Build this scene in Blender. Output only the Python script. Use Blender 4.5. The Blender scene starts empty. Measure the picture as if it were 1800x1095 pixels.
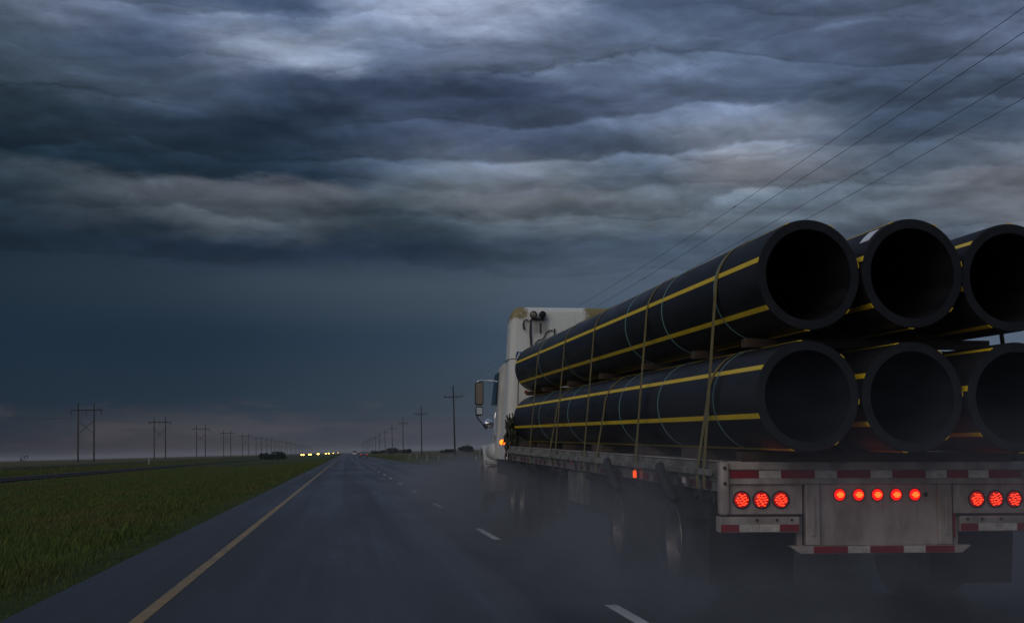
import bpy, bmesh, math, random
import numpy as np
from mathutils import Matrix, Vector

random.seed(7)
rng = np.random.default_rng(11)
S = bpy.context.scene
C = S.collection

# ------------------------------------------------------------------ frames
TH = math.radians(1.43)                  # road cross-fall, down to the right
RD = Matrix.Rotation(TH, 4, 'Y')         # road frame: a right, b ahead, c off the road
FPX, HCAM = 2500.0, 1.27                 # focal length in px of an 1800 px wide frame
YAW, PIT = math.radians(6.63), math.radians(5.654)

# ------------------------------------------------------------------ camera
fw = Vector((math.sin(YAW) * math.cos(PIT), math.cos(YAW) * math.cos(PIT), math.sin(PIT)))
rt = Vector((math.cos(YAW), -math.sin(YAW), 0))
up = rt.cross(fw)
cm = Matrix((rt, up, -fw)).transposed().to_4x4()
cam_d = bpy.data.cameras.new('camera')
cam = bpy.data.objects.new('camera', cam_d)
C.objects.link(cam)
cam.matrix_world = RD @ Matrix.Translation((0, 0, HCAM)) @ cm
cam_d.sensor_width = 36
cam_d.lens = FPX / 1800 * 36
cam_d.clip_end = 30000
cam_d.clip_start = 0.05
S.camera = cam

# ------------------------------------------------------------------ render settings
S.view_settings.view_transform = 'Standard'
S.view_settings.look = 'None'
S.view_settings.gamma = 1
S.view_settings.exposure = 0.0
S.render.engine = 'CYCLES'
cy = S.cycles
cy.use_denoising = True
try:
    cy.denoiser = 'OPENIMAGEDENOISE'
    cy.denoising_input_passes = 'RGB_ALBEDO_NORMAL'
except Exception:
    pass
cy.max_bounces = 5
cy.diffuse_bounces = 2
cy.glossy_bounces = 2
cy.volume_bounces = 1
cy.volume_step_rate = 3.0
cy.volume_max_steps = 64
cy.sample_clamp_indirect = 3


# ------------------------------------------------------------------ node helper
def lin(c):
    return tuple(((v / 255) / 12.92) if v / 255 <= 0.04045 else ((v / 255 + 0.055) / 1.055) ** 2.4 for v in c)


class NT:
    """a thin wrapper so that node maths reads like maths"""
    def __init__(s, tree):
        s.t = tree
        s.n = tree.nodes
        s.l = tree.links

    def new(s, kind, **kw):
        nd = s.n.new(kind)
        for k, v in kw.items():
            setattr(nd, k, v)
        return nd

    def put(s, sock, v):
        if hasattr(v, 'is_output'):
            s.l.new(v, sock)
        else:
            sock.default_value = v

    def m(s, op, a, b=None, c=None, clamp=False):
        nd = s.new('ShaderNodeMath', operation=op, use_clamp=clamp)
        s.put(nd.inputs[0], a)
        if b is not None: s.put(nd.inputs[1], b)
        if c is not None: s.put(nd.inputs[2], c)
        return nd.outputs[0]

    def add(s, a, b): return s.m('ADD', a, b)
    def sub(s, a, b): return s.m('SUBTRACT', a, b)
    def mul(s, a, b): return s.m('MULTIPLY', a, b)
    def div(s, a, b): return s.m('DIVIDE', a, b)

    def rng(s, v, a, b, c=0.0, d=1.0, smooth=True):
        nd = s.new('ShaderNodeMapRange', interpolation_type='SMOOTHSTEP' if smooth else 'LINEAR', clamp=True)
        s.put(nd.inputs['Value'], v)
        for k, q in (('From Min', a), ('From Max', b), ('To Min', c), ('To Max', d)):
            s.put(nd.inputs[k], q)
        return nd.outputs['Result']

    def mix(s, fac, a, b, blend='MIX'):
        nd = s.new('ShaderNodeMix', data_type='RGBA', blend_type=blend)
        s.put(nd.inputs[0], fac)
        for i, v in ((6, a), (7, b)):
            if not hasattr(v, 'is_output') and len(v) == 3: v = (*v, 1)
            s.put(nd.inputs[i], v)
        return nd.outputs[2]

    def noise(s, vec, scale, detail=4, rough=0.55, dist=0.0, out=0):
        nd = s.new('ShaderNodeTexNoise')
        if vec is not None: s.put(nd.inputs['Vector'], vec)
        nd.inputs['Scale'].default_value = scale
        nd.inputs['Detail'].default_value = detail
        nd.inputs['Roughness'].default_value = rough
        nd.inputs['Distortion'].default_value = dist
        return nd.outputs[out]

    def xyz(s, v):
        nd = s.new('ShaderNodeSeparateXYZ')
        s.put(nd.inputs[0], v)
        return nd.outputs

    def comb(s, x, y, z):
        nd = s.new('ShaderNodeCombineXYZ')
        for i, v in enumerate((x, y, z)): s.put(nd.inputs[i], v)
        return nd.outputs[0]

    def vscale(s, v, sc):
        nd = s.new('ShaderNodeVectorMath', operation='MULTIPLY')
        s.put(nd.inputs[0], v)
        nd.inputs[1].default_value = sc
        return nd.outputs[0]

    def dot(s, v, w):
        nd = s.new('ShaderNodeVectorMath', operation='DOT_PRODUCT')
        s.put(nd.inputs[0], v)
        nd.inputs[1].default_value = w
        return nd.outputs['Value']

    def ramp(s, fac, stops, interp='EASE'):
        nd = s.new('ShaderNodeValToRGB')
        cr = nd.color_ramp
        cr.interpolation = interp
        while len(cr.elements) < len(stops): cr.elements.new(0.5)
        for e, (p, c) in zip(cr.elements, stops):
            e.position = p
            e.color = (*c[:3], 1)
        s.put(nd.inputs[0], fac)
        return nd.outputs[0]


# ------------------------------------------------------------------ world: storm clouds over a Nishita sky
SUN_FROM = Vector((-0.55, -0.70, 0.50)).normalized()
W = bpy.data.worlds.new('World')
S.world = W
W.use_nodes = True
W.cycles.sampling_method = 'MANUAL'
W.cycles.sample_map_resolution = 256
W.node_tree.nodes.clear()
w = NT(W.node_tree)
geo = w.new('ShaderNodeTexCoord').outputs['Generated']
inv = RD.to_3x3().inverted()
dx, dy, dz = (w.dot(geo, tuple(inv[i])) for i in range(3))     # direction in the road frame
az = w.m('ARCTAN2', dx, dy)
el = w.m('ARCSINE', dz)
hi = w.rng(el, 0.112, 0.150)                      # ragged cloud above, rain curtain below
calm = w.mul(w.rng(w.m('ABSOLUTE', az), 2.9, 2.0), w.rng(el, 1.0, 0.55))   # detail dies out behind and overhead
qv = w.comb(w.mul(az, 9.0), w.mul(el, 26.0), 0.0)
n_big = w.noise(qv, 0.55, 5, 0.55, 0.25)
n_det = w.noise(qv, 1.35, 8, 0.56, 0.30)


def shifted(dx_, dy_):
    nd = w.new('ShaderNodeVectorMath', operation='ADD')
    w.put(nd.inputs[0], qv)
    nd.inputs[1].default_value = (dx_, dy_, 0.0)
    return nd.outputs[0]


n_up = w.noise(shifted(0.03, 0.16), 1.35, 8, 0.56, 0.30)
relief = w.sub(n_det, n_up)                       # billows catch the light from above
wv = w.xyz(w.noise(shifted(7.0, 3.0), 1.1, 5.5, 0.58, 0.1, out=1))
az_w = w.add(az, w.mul(w.sub(wv[0], 0.5), w.add(0.03, w.mul(hi, 0.10))))
el_w = w.add(el, w.mul(w.sub(wv[1], 0.5), w.add(0.005, w.mul(hi, 0.050))))
# stacked banks: each has a ragged bright top and a soft dark underside


def banks(period, warp, seed, stretch):
    v = w.comb(w.mul(az, stretch), w.mul(el, 9.0), seed)
    nz = w.noise(v, 1.0, 6.5, 0.56, 0.2)
    t_ = w.div(w.add(el, w.mul(w.sub(nz, 0.5), warp)), period)
    fr = w.m('FRACT', t_)
    saw = w.mul(w.m('POWER', fr, 1.3), w.rng(fr, 1.0, 0.86))
    amp = w.rng(w.noise(w.comb(w.mul(az, 4.0), w.m('FLOOR', t_), seed + 5.0), 1.0, 3, 0.5), 0.36, 0.62)
    return w.mul(w.sub(saw, 0.36), amp)


bank = w.add(banks(0.034, 0.085, 1.7, 5.0), w.mul(banks(0.019, 0.060, 8.2, 8.0), 0.4))


def ang(px, py):
    v = rt * ((px - 900) / FPX) + fw - up * ((py - 547.5) / FPX)
    v.normalize()
    return math.atan2(v.x, v.y), math.asin(v.z)


ROWS = [   # (height in frame, [(x in frame, colour of the cloud there)])
    (-150, [(-300, (84, 100, 128)), (0, (90, 106, 134)), (400, (104, 120, 150)), (800, (140, 155, 185)), (1200, (96, 112, 140)), (1800, (80, 94, 120))]),
    (5, [(-300, (80, 94, 120)), (60, (120, 132, 160)), (330, (88, 104, 134)), (560, (100, 118, 152)), (780, (182, 196, 228)), (940, (150, 164, 194)), (1090, (92, 108, 138)), (1500, (80, 93, 118)), (1800, (72, 86, 110))]),
    (90, [(-300, (58, 72, 92)), (0, (70, 85, 104)), (300, (82, 96, 122)), (540, (150, 164, 190)), (660, (112, 128, 158)), (800, (104, 118, 146)), (1000, (96, 110, 136)), (1260, (88, 104, 132)), (1560, (76, 88, 114)), (1800, (106, 120, 150))]),
    (165, [(-300, (44, 58, 72)), (0, (56, 70, 86)), (280, (68, 82, 104)), (520, (62, 77, 104)), (760, (52, 64, 88)), (900, (58, 70, 95)), (1120, (88, 102, 130)), (1300, (88, 104, 132)), (1600, (68, 82, 106)), (1800, (74, 88, 112))]),
    (235, [(-300, (28, 42, 56)), (0, (34, 48, 61)), (300, (37, 52, 70)), (600, (40, 54, 74)), (850, (82, 96, 124)), (1060, (76, 90, 114)), (1280, (112, 122, 142)), (1560, (66, 80, 102)), (1800, (80, 94, 118))]),
    (298, [(-300, (22, 36, 50)), (0, (24, 40, 54)), (360, (28, 44, 60)), (560, (44, 59, 78)), (720, (82, 96, 116)), (920, (108, 118, 136)), (1150, (84, 98, 118)), (1300, (126, 130, 142)), (1560, (84, 97, 116)), (1800, (98, 106, 122))]),
    (338, [(-300, (34, 47, 60)), (0, (44, 58, 70)), (250, (78, 87, 100)), (500, (94, 100, 112)), (700, (82, 94, 108)), (900, (114, 122, 134)), (1200, (100, 112, 127)), (1500, (90, 103, 119)), (1800, (110, 114, 127))]),
    (385, [(-300, (30, 44, 58)), (0, (36, 50, 64)), (250, (62, 72, 84)), (500, (76, 86, 98)), (720, (50, 64, 78)), (900, (76, 88, 102)), (1200, (92, 104, 118)), (1500, (92, 103, 118)), (1800, (104, 110, 122))]),
    (440, [(-300, (22, 36, 52)), (0, (25, 40, 55)), (220, (29, 44, 62)), (480, (33, 48, 68)), (760, (42, 57, 76)), (940, (62, 76, 94)), (1200, (70, 84, 104)), (1800, (84, 94, 110))]),
    (500, [(-300, (28, 43, 59)), (0, (31, 46, 61)), (400, (46, 60, 76)), (850, (66, 80, 96)), (1200, (78, 92, 112)), (1800, (86, 98, 116))]),
    (600, [(-300, (23, 40, 58)), (0, (25, 43, 61)), (450, (33, 50, 68)), (850, (53, 69, 88)), (1200, (72, 88, 110)), (1800, (84, 98, 118))]),
    (705, [(-300, (26, 41, 57)), (0, (28, 43, 58)), (450, (38, 53, 69)), (850, (58, 70, 84)), (1200, (74, 86, 104)), (1800, (84, 96, 112))]),
    (752, [(-300, (34, 44, 56)), (0, (37, 46, 58)), (300, (60, 62, 70)), (500, (54, 62, 74)), (700, (58, 64, 76)), (1200, (74, 82, 96)), (1800, (84, 92, 106))]),
    (790, [(-300, (38, 40, 50)), (0, (41, 42, 51)), (300, (58, 55, 61)), (560, (58, 59, 66)), (850, (63, 66, 76)), (1200, (78, 82, 92)), (1800, (84, 90, 102))]),
]
col = None
prev_el = None
A0, A1 = -0.42, 0.62
azf = w.rng(az_w, A0, A1, 0, 1, smooth=False)
for py, stops in ROWS[::-1]:                      # bottom row first
    rs = sorted((max(0.0, min(1.0, (ang(px, py)[0] - A0) / (A1 - A0))), lin(c)) for px, c in stops)
    e = ang(760, py)[1]
    rc = w.ramp(azf, rs, 'B_SPLINE' if len(rs) < 4 else 'CARDINAL')
    if col is None:
        col = rc
    else:
        col = w.mix(w.rng(el_w, prev_el, e), col, rc)
    prev_el = e
# far to the sides, overhead and behind, the deck goes on as even broken cloud
side = w.m('MAXIMUM', w.rng(w.m('ABSOLUTE', w.sub(az, 0.1)), 0.5, 1.3), w.rng(el, 0.40, 0.75))
col = w.mix(side, col, lin((98, 110, 134)))
k = w.add(w.add(w.mul(w.sub(n_det, 0.5), 0.9), w.mul(relief, 1.55)), w.add(w.mul(w.sub(n_big, 0.5), 1.3), w.mul(bank, 0.85)))
k = w.mul(w.mul(k, calm), w.add(0.035, w.mul(hi, w.add(0.76, w.mul(w.rng(az, 0.05, 0.25), 0.16)))))
det = w.mul(w.m('EXPONENT', k), w.sub(1.0, w.mul(w.mul(hi, calm), 0.09)))   # heavy cloud lets a little less light through
col = w.mix(1.0, col, w.comb(det, det, w.mul(det, 0.97)), 'MULTIPLY')
# wisps of low cloud in the far clearing, left of the road
lowv = w.comb(w.mul(az, 9.0), w.mul(el, 55.0), 3.3)
low = w.mul(w.rng(w.noise(lowv, 1.6, 5, 0.6, 0.6), 0.47, 0.68), w.mul(w.rng(el, 0.042, 0.022), w.rng(el, 0.000, 0.010)))
col = w.mix(w.mul(low, 0.42), col, lin((84, 76, 80)))
sky = w.new('ShaderNodeTexSky', sky_type='NISHITA', sun_disc=False)
sky.sun_elevation = math.asin(SUN_FROM.z)
sky.sun_rotation = math.atan2(SUN_FROM.x, SUN_FROM.y)
sky.air_density = 1.5
sky.dust_density = 4
bgc = w.new('ShaderNodeBackground')
w.put(bgc.inputs[0], col)
bgc.inputs[1].default_value = 1.0
bgs = w.new('ShaderNodeBackground')
w.put(bgs.inputs[0], sky.outputs[0])
bgs.inputs[1].default_value = 0.05
mx = w.new('ShaderNodeMixShader')
mx.inputs[0].default_value = 0.985                # closed cover: almost nothing of the clear sky comes through
w.l.new(bgs.outputs[0], mx.inputs[1])
w.l.new(bgc.outputs[0], mx.inputs[2])
wo = w.new('ShaderNodeOutputWorld')
w.l.new(mx.outputs[0], wo.inputs[0])

# ------------------------------------------------------------------ the low sun behind the cloud
sd = bpy.data.lights.new('sun', 'SUN')
sd.energy = 0.62
sd.angle = math.radians(50)
sd.color = (1.0, 0.89, 0.76)
sun = bpy.data.objects.new('sun', sd)
C.objects.link(sun)
sun.rotation_euler = (-SUN_FROM).to_track_quat('-Z', 'Y').to_euler()


# ------------------------------------------------------------------ materials
MATS = {}


def mat(name, color=(0.5, 0.5, 0.5), rough=0.6, metal=0.0, emit=None, estr=1.0, spec=0.5, fn=None, bump=None):
    if name in MATS: return MATS[name]
    m = bpy.data.materials.new(name)
    m.use_nodes = True
    t = NT(m.node_tree)
    b = t.n['Principled BSDF']
    b.inputs['Base Color'].default_value = (*color, 1)
    b.inputs['Roughness'].default_value = rough
    b.inputs['Metallic'].default_value = metal
    b.inputs['Specular IOR Level'].default_value = spec
    if emit:
        b.inputs['Emission Color'].default_value = (*emit, 1)
        b.inputs['Emission Strength'].default_value = estr
    if fn: fn(t, b)
    MATS[name] = m
    return m


def tc(t, kind='Object'): return t.new('ShaderNodeTexCoord').outputs[kind]
def wpos(t): return t.new('ShaderNodeNewGeometry').outputs['Position']


def bumped(t, b, h, strength=0.3, dist=0.01):
    bp = t.new('ShaderNodeBump')
    bp.inputs['Strength'].default_value = strength
    bp.inputs['Distance'].default_value = dist
    t.put(bp.inputs['Height'], h)
    t.l.new(bp.outputs[0], b.inputs['Normal'])


def grimy(c0, c1, scale=3.0, r0=0.45, r1=0.75, streak=None, dirt=0.5):
    """base colour with road film, darker streaks and uneven gloss"""
    def fn(t, b):
        p = tc(t)
        n = t.noise(p, scale, 6, 0.6)
        q = t.vscale(p, streak or (1, 1, 1))
        n2 = t.noise(q, scale * 2.2, 5, 0.6)
        f = t.rng(t.add(t.mul(n, 0.5), t.mul(n2, 0.5)), 0.36, 0.62)
        t.put(b.inputs['Base Color'], t.mix(t.mul(f, dirt), c0, c1))
        t.put(b.inputs['Roughness'], t.rng(n2, 0.3, 0.7, r0, r1))
        bumped(t, b, n2, 0.12, 0.003)
    return fn


def asphalt_fn(t, b):
    p = wpos(t)
    x, y, z = t.xyz(p)
    fine = t.noise(p, 60, 3, 0.7)
    lane = t.noise(t.comb(t.mul(x, 1.6), t.mul(y, 0.02), 0.0), 1.0, 5, 0.6)
    patch = t.noise(t.comb(t.mul(x, 0.5), t.mul(y, 0.06), 4.0), 1.0, 5, 0.6, 0.4)
    # worn, wetter wheel paths of both lanes
    def path(cx_): return t.rng(t.m('ABSOLUTE', t.sub(t.add(x, t.mul(t.sub(patch, 0.5), 0.5)), cx_)), 0.55, 0.12)
    wp = t.m('MAXIMUM', t.m('MAXIMUM', path(-0.55), path(1.25)), t.m('MAXIMUM', path(3.15), path(4.95)))
    f = t.sub(t.add(t.mul(lane, 0.5), t.mul(patch, 0.5)), t.mul(wp, 0.09))
    # tar-sealed cracks running across the lanes
    cr = t.noise(t.comb(t.mul(x, 0.25), t.mul(y, 0.9), 9.0), 0.35, 4, 0.65, 0.3)
    crack = t.rng(t.m('ABSOLUTE', t.sub(cr, 0.5)), 0.0035, 0.0015)
    c = t.mix(t.rng(f, 0.32, 0.62), (0.012, 0.013, 0.015), (0.028, 0.029, 0.031))
    c = t.mix(t.mul(crack, 0.6), c, (0.006, 0.006, 0.007))
    c = t.mix(t.rng(fine, 0.3, 0.7, 0, 0.5), c, (0.046, 0.046, 0.048))
    t.put(b.inputs['Base Color'], c)
    t.put(b.inputs['Roughness'], t.add(t.rng(f, 0.32, 0.62, 0.34, 0.54), t.mul(fine, 0.08)))
    b.inputs['Specular IOR Level'].default_value = 0.22
    bumped(t, b, t.add(t.mul(fine, 0.8), t.mul(patch, 0.4)), 0.35, 0.006)


def paint_fn(c):
    def fn(t, b):
        p = wpos(t)
        wear = t.noise(p, 14, 5, 0.7)
        big = t.noise(p, 0.7, 3, 0.6)
        f = t.rng(t.add(t.mul(wear, 0.6), t.mul(big, 0.4)), 0.42, 0.66)
        t.put(b.inputs['Base Color'], t.mix(t.mul(f, 0.75), c, (0.05, 0.05, 0.05)))
        b.inputs['Roughness'].default_value = 0.5
    return fn


def ground_fn(t, b):
    p = wpos(t)
    x, y, z = t.xyz(p)
    n1 = t.noise(t.comb(t.mul(x, 1.0), t.mul(y, 0.35), 0.0), 0.12, 6, 0.6, 0.4)
    n2 = t.noise(p, 1.3, 6, 0.65)
    f = t.add(t.mul(n1, 0.65), t.mul(n2, 0.35))
    g = t.mix(t.rng(f, 0.4, 0.56), (0.030, 0.046, 0.012), (0.056, 0.072, 0.017))
    g = t.mix(t.rng(n1, 0.54, 0.70, 0, 0.8), g, (0.085, 0.066, 0.028))
    dry = t.m('MAXIMUM', t.rng(x, -53, -60, 0, 1), t.rng(x, 11, 26, 0, 1))
    g = t.mix(t.mul(dry, t.rng(n2, 0.3, 0.55, 0.6, 1.0)), g, (0.105, 0.085, 0.042))
    t.put(b.inputs['Base Color'], g)
    b.inputs['Roughness'].default_value = 0.95
    b.inputs['Specular IOR Level'].default_value = 0.1
    bumped(t, b, n2, 0.8, 0.08)


def grass_fn(t, b):
    p = wpos(t)
    x, y, z = t.xyz(p)
    n1 = t.noise(t.comb(t.mul(x, 1.0), t.mul(y, 0.35), 0.0), 0.22, 5, 0.6, 0.4)
    isl = t.new('ShaderNodeNewGeometry').outputs['Random Per Island']
    g = t.mix(isl, (0.052, 0.082, 0.016), (0.104, 0.138, 0.026))
    g = t.mix(t.mul(t.rng(n1, 0.48, 0.62), t.add(0.45, t.mul(isl, 0.5))), g, (0.125, 0.100, 0.036))
    t.put(b.inputs['Base Color'], g)
    b.inputs['Roughness'].default_value = 0.7
    b.inputs['Specular IOR Level'].default_value = 0.2


def hdpe_fn(t, b):
    p = tc(t)
    n = t.noise(t.vscale(p, (1, 0.12, 1)), 6, 6, 0.65)
    d = t.noise(p, 1.1, 5, 0.6)
    c = t.mix(t.rng(n, 0.4, 0.75, 0, 0.7), (0.008, 0.008, 0.010), (0.016, 0.016, 0.020))
    c = t.mix(t.rng(d, 0.5, 0.75, 0, 0.3), c, (0.026, 0.025, 0.024))
    t.put(b.inputs['Base Color'], c)
    t.put(b.inputs['Roughness'], t.rng(n, 0.3, 0.7, 0.40, 0.58))
    b.inputs['Specular IOR Level'].default_value = 0.36
    bumped(t, b, n, 0.08, 0.003)


def sleeper_fn(t, b):
    p = tc(t)
    x, y, z = t.xyz(p)
    n = t.noise(p, 9, 5, 0.65)
    n2 = t.noise(t.vscale(p, (6, 6, 0.5)), 3, 5, 0.6)
    c = t.mix(t.rng(n2, 0.42, 0.72, 0, 0.22), (0.74, 0.745, 0.69), (0.42, 0.41, 0.38))
    zz = t.add(z, t.mul(t.sub(n, 0.5), 0.35))
    ax = t.add(x, t.mul(t.sub(n, 0.5), 0.5))
    left = t.mul(t.rng(ax, -0.80, -0.90), t.rng(zz, 3.70, 3.80))
    right = t.mul(t.rng(ax, 0.22, 0.34), t.rng(zz, 3.64, 3.74))
    c = t.mix(t.mul(t.m('MAXIMUM', left, right), 0.95), c, (0.24, 0.185, 0.055))
    # darker grey patch under the work lamps
    grey_patch = t.mul(t.mul(t.rng(x, -0.74, -0.66), t.rng(x, -0.36, -0.48)), t.mul(t.rng(zz, 3.35, 3.55), t.rng(zz, 3.82, 3.70)))
    c = t.mix(t.mul(grey_patch, 0.7), c, (0.16, 0.15, 0.14))
    t.put(b.inputs['Base Color'], c)
    b.inputs['Roughness'].default_value = 0.45


M_ASPH = mat('wet_asphalt', fn=asphalt_fn)
M_ASPH2 = mat('old_asphalt', (0.018, 0.018, 0.02), 0.9, spec=0.1)
M_YEL = mat('yellow_road_paint', fn=paint_fn((0.36, 0.215, 0.05)))
M_WHI = mat('white_road_paint', fn=paint_fn((0.80, 0.80, 0.77)))
M_GRD = mat('prairie_ground', fn=ground_fn)
M_GRASS = mat('grass_blades', fn=grass_fn)
M_HDPE = mat('black_polyethylene', fn=hdpe_fn)
M_STR = mat('yellow_polyethylene', (0.62, 0.40, 0.012), 0.42, fn=grimy((1.0, 0.68, 0.010), (0.60, 0.40, 0.03), 2.0, 0.38, 0.55, (2, 0.3, 2), 0.35))
M_BAND = mat('green_tie_band', (0.16, 0.34, 0.33), 0.4)
M_STRAP = mat('olive_webbing', fn=grimy((0.24, 0.19, 0.055), (0.12, 0.10, 0.05), 5, 0.7, 0.9, (1, 6, 1), 0.8))
M_WOOD = mat('wet_timber', fn=grimy((0.085, 0.052, 0.030), (0.035, 0.024, 0.018), 4, 0.6, 0.85, (0.4, 6, 6), 0.9))
M_ALU = mat('dull_aluminium', fn=grimy((0.56, 0.49, 0.455), (0.26, 0.21, 0.18), 2.6, 0.42, 0.75, (1.0, 1.0, 0.35), 0.9))  # warm base tone stands in for red spill from the tail lamps
M_ALUD = mat('dirty_rail_aluminium', fn=grimy((0.30, 0.29, 0.25), (0.11, 0.10, 0.08), 2.2, 0.5, 0.8, (1, 1.5, 1), 0.95))
M_STEEL = mat('black_frame_steel', (0.03, 0.03, 0.032), 0.7)
M_RUB = mat('black_rubber', (0.018, 0.018, 0.019), 0.75, fn=grimy((0.016, 0.016, 0.017), (0.05, 0.048, 0.045), 5, 0.65, 0.9))
M_RIM = mat('polished_wheel', fn=grimy((0.30, 0.27, 0.24), (0.14, 0.12, 0.10), 3, 0.4, 0.6, dirt=0.8))
MATS['polished_wheel'].node_tree.nodes['Principled BSDF'].inputs['Metallic'].default_value = 0.6
M_TR = mat('red_reflective_tape', fn=grimy((0.34, 0.012, 0.022), (0.17, 0.02, 0.02), 7, 0.3, 0.5, dirt=0.7))
M_TW = mat('white_reflective_tape', fn=grimy((0.80, 0.75, 0.68), (0.42, 0.38, 0.34), 7, 0.3, 0.5, dirt=0.75))
M_TRD = mat('grimy_red_tape', fn=grimy((0.13, 0.012, 0.014), (0.05, 0.02, 0.018), 9, 0.5, 0.8, dirt=0.9))
M_TWD = mat('grimy_white_tape', fn=grimy((0.30, 0.28, 0.25), (0.10, 0.09, 0.08), 9, 0.5, 0.8, dirt=0.95))
M_LENS = mat('lit_red_lens', (0.35, 0.004, 0.004), 0.25, emit=(1.0, 0.006, 0.004), estr=0.26)
M_LED = mat('red_led', (0.4, 0.01, 0.0), 0.3, emit=(1.0, 0.040, 0.010), estr=3.4)
M_LENS2 = mat('lit_marker_lens', (0.35, 0.004, 0.004), 0.25, emit=(1.0, 0.006, 0.004), estr=1.15)
M_LED2 = mat('marker_led', (0.4, 0.02, 0.0), 0.3, emit=(1.0, 0.085, 0.010), estr=4.4)
M_AMB = mat('lit_amber_lens', (0.6, 0.2, 0.0), 0.3, emit=(1.0, 0.125, 0.005), estr=4.5)
M_SIDE = mat('lit_side_lens', (0.5, 0.05, 0.0), 0.3, emit=(1.0, 0.07, 0.01), estr=2.0)
M_REDREF = mat('red_reflector', (0.35, 0.02, 0.02), 0.3)
M_SLEEP = mat('white_cab_paint', fn=sleeper_fn)
M_CAB = mat('white_cab_panel', fn=grimy((0.62, 0.62, 0.58), (0.34, 0.33, 0.31), 2, 0.35, 0.5, (4, 4, 0.5), 0.6))
M_CHR = mat('chrome', (0.75, 0.75, 0.76), 0.08, 1.0)
M_GLASS = mat('dark_glass', (0.012, 0.014, 0.016), 0.06)
M_MIRB = mat('mirror_glass', (0.30, 0.25, 0.19), 0.25, 0.6)
M_DKPL = mat('dark_plastic', (0.025, 0.025, 0.027), 0.55)
M_CHAIN = mat('olive_chain', fn=grimy((0.06, 0.062, 0.04), (0.03, 0.03, 0.022), 12, 0.6, 0.8))
M_BLUE = mat('blue_decal', (0.02, 0.07, 0.22), 0.5)
M_POLE = mat('weathered_pole', fn=grimy((0.045, 0.036, 0.030), (0.022, 0.019, 0.018), 1.2, 0.8, 0.95, (4, 4, 0.2), 0.8))
M_WIRE = mat('wire', (0.02, 0.02, 0.022), 0.6)
M_LEAF = mat('dark_foliage', (0.020, 0.030, 0.012), 0.8, spec=0.15)
M_LABEL = mat('white_sticker', (0.78, 0.80, 0.84), 0.35)
M_HEAD = mat('lit_headlamp', (1, 0.9, 0.6), 0.3, emit=(1.0, 0.50, 0.075), estr=15)
M_TAILFAR = mat('lit_tail_lamp', (0.5, 0.02, 0.02), 0.3, emit=(1.0, 0.03, 0.04), estr=0.5)
M_POST = mat('white_post', (0.45, 0.45, 0.42), 0.6)


# ------------------------------------------------------------------ mesh helpers
class MB:
    def __init__(s):
        s.bm = bmesh.new()

    def box(s, x0, x1, y0, y1, z0, z1, bev=0.0, seg=1, mtx=None):
        r = bmesh.ops.create_cube(s.bm, size=1.0)
        vs = r['verts']
        M = Matrix.Translation(((x0 + x1) / 2, (y0 + y1) / 2, (z0 + z1) / 2)) @ Matrix.Diagonal((abs(x1 - x0), abs(y1 - y0), abs(z1 - z0), 1))
        bmesh.ops.transform(s.bm, matrix=M, verts=vs)
        if bev > 0:
            es = list({e for v in vs for e in v.link_edges})
            r2 = bmesh.ops.bevel(s.bm, geom=es, offset=bev, segments=seg, affect='EDGES', profile=0.5)
            vs = list({v for v in r2['verts']} | {v for v in vs if v.is_valid})
        if mtx is not None:
            bmesh.ops.transform(s.bm, matrix=mtx, verts=[v for v in vs if v.is_valid])
        return s

    def faces(s, verts, faces):
        vs = [s.bm.verts.new(v) for v in verts]
        for f in faces:
            try: s.bm.faces.new([vs[i] for i in f])
            except ValueError: pass
        return s

    def loft(s, rings, close=True, cap=(True, True)):
        n = len(rings[0])
        R_ = [[s.bm.verts.new(p) for p in r] for r in rings]
        for a, b in zip(R_, R_[1:]):
            for i in range(n if close else n - 1):
                j = (i + 1) % n
                s.bm.faces.new((a[i], a[j], b[j], b[i]))
        if cap[0]: s.bm.faces.new(R_[0][::-1])
        if cap[1]: s.bm.faces.new(R_[-1])
        return s

    def tube(s, pts, r, n=8, cap=True):
        pts = [Vector(p) for p in pts]
        rad = r if isinstance(r, (list, tuple)) else [r] * len(pts)
        rings = []
        ref = None
        for i, p in enumerate(pts):
            d = (pts[min(i + 1, len(pts) - 1)] - pts[max(i - 1, 0)]).normalized()
            if ref is None: ref = Vector((0, 0, 1)) if abs(d.z) < 0.9 else Vector((1, 0, 0))
            u = d.cross(ref).normalized()
            v = u.cross(d).normalized()
            ref = v
            rings.append([p + (u * math.cos(2 * math.pi * k / n) + v * math.sin(2 * math.pi * k / n)) * rad[i] for k in range(n)])
        return s.loft(rings, cap=(cap, cap))

    def lathe(s, prof, n=24, axis='Y', cap=(False, False), sx=1.0):
        """prof: list of (radius, offset along the axis)"""
        rings = []
        for r, o in prof:
            ring = []
            for k in range(n):
                a = 2 * math.pi * k / n
                c_, s_ = r * math.cos(a), r * math.sin(a)
                ring.append({'Y': (c_ * sx, o, s_), 'X': (o, c_, s_), 'Z': (c_, s_, o)}[axis])
            rings.append(ring)
        return s.loft(rings, cap=cap)

    def move(s, v):
        bmesh.ops.translate(s.bm, vec=v, verts=s.bm.verts)
        return s

    def mesh(s, name, m, smooth=0.0):
        bmesh.ops.recalc_face_normals(s.bm, faces=s.bm.faces)
        me = bpy.data.meshes.new(name)
        s.bm.to_mesh(me)
        s.bm.free()
        me.materials.append(m)
        if smooth:
            for p in me.polygons: p.use_smooth = True
            try: me.set_sharp_from_angle(angle=math.radians(smooth))
            except Exception: pass
        return me

    def build(s, name, m, parent=None, smooth=0.0, mtx=None):
        return link(name, s.mesh(name, m, smooth), parent, mtx)


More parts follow.
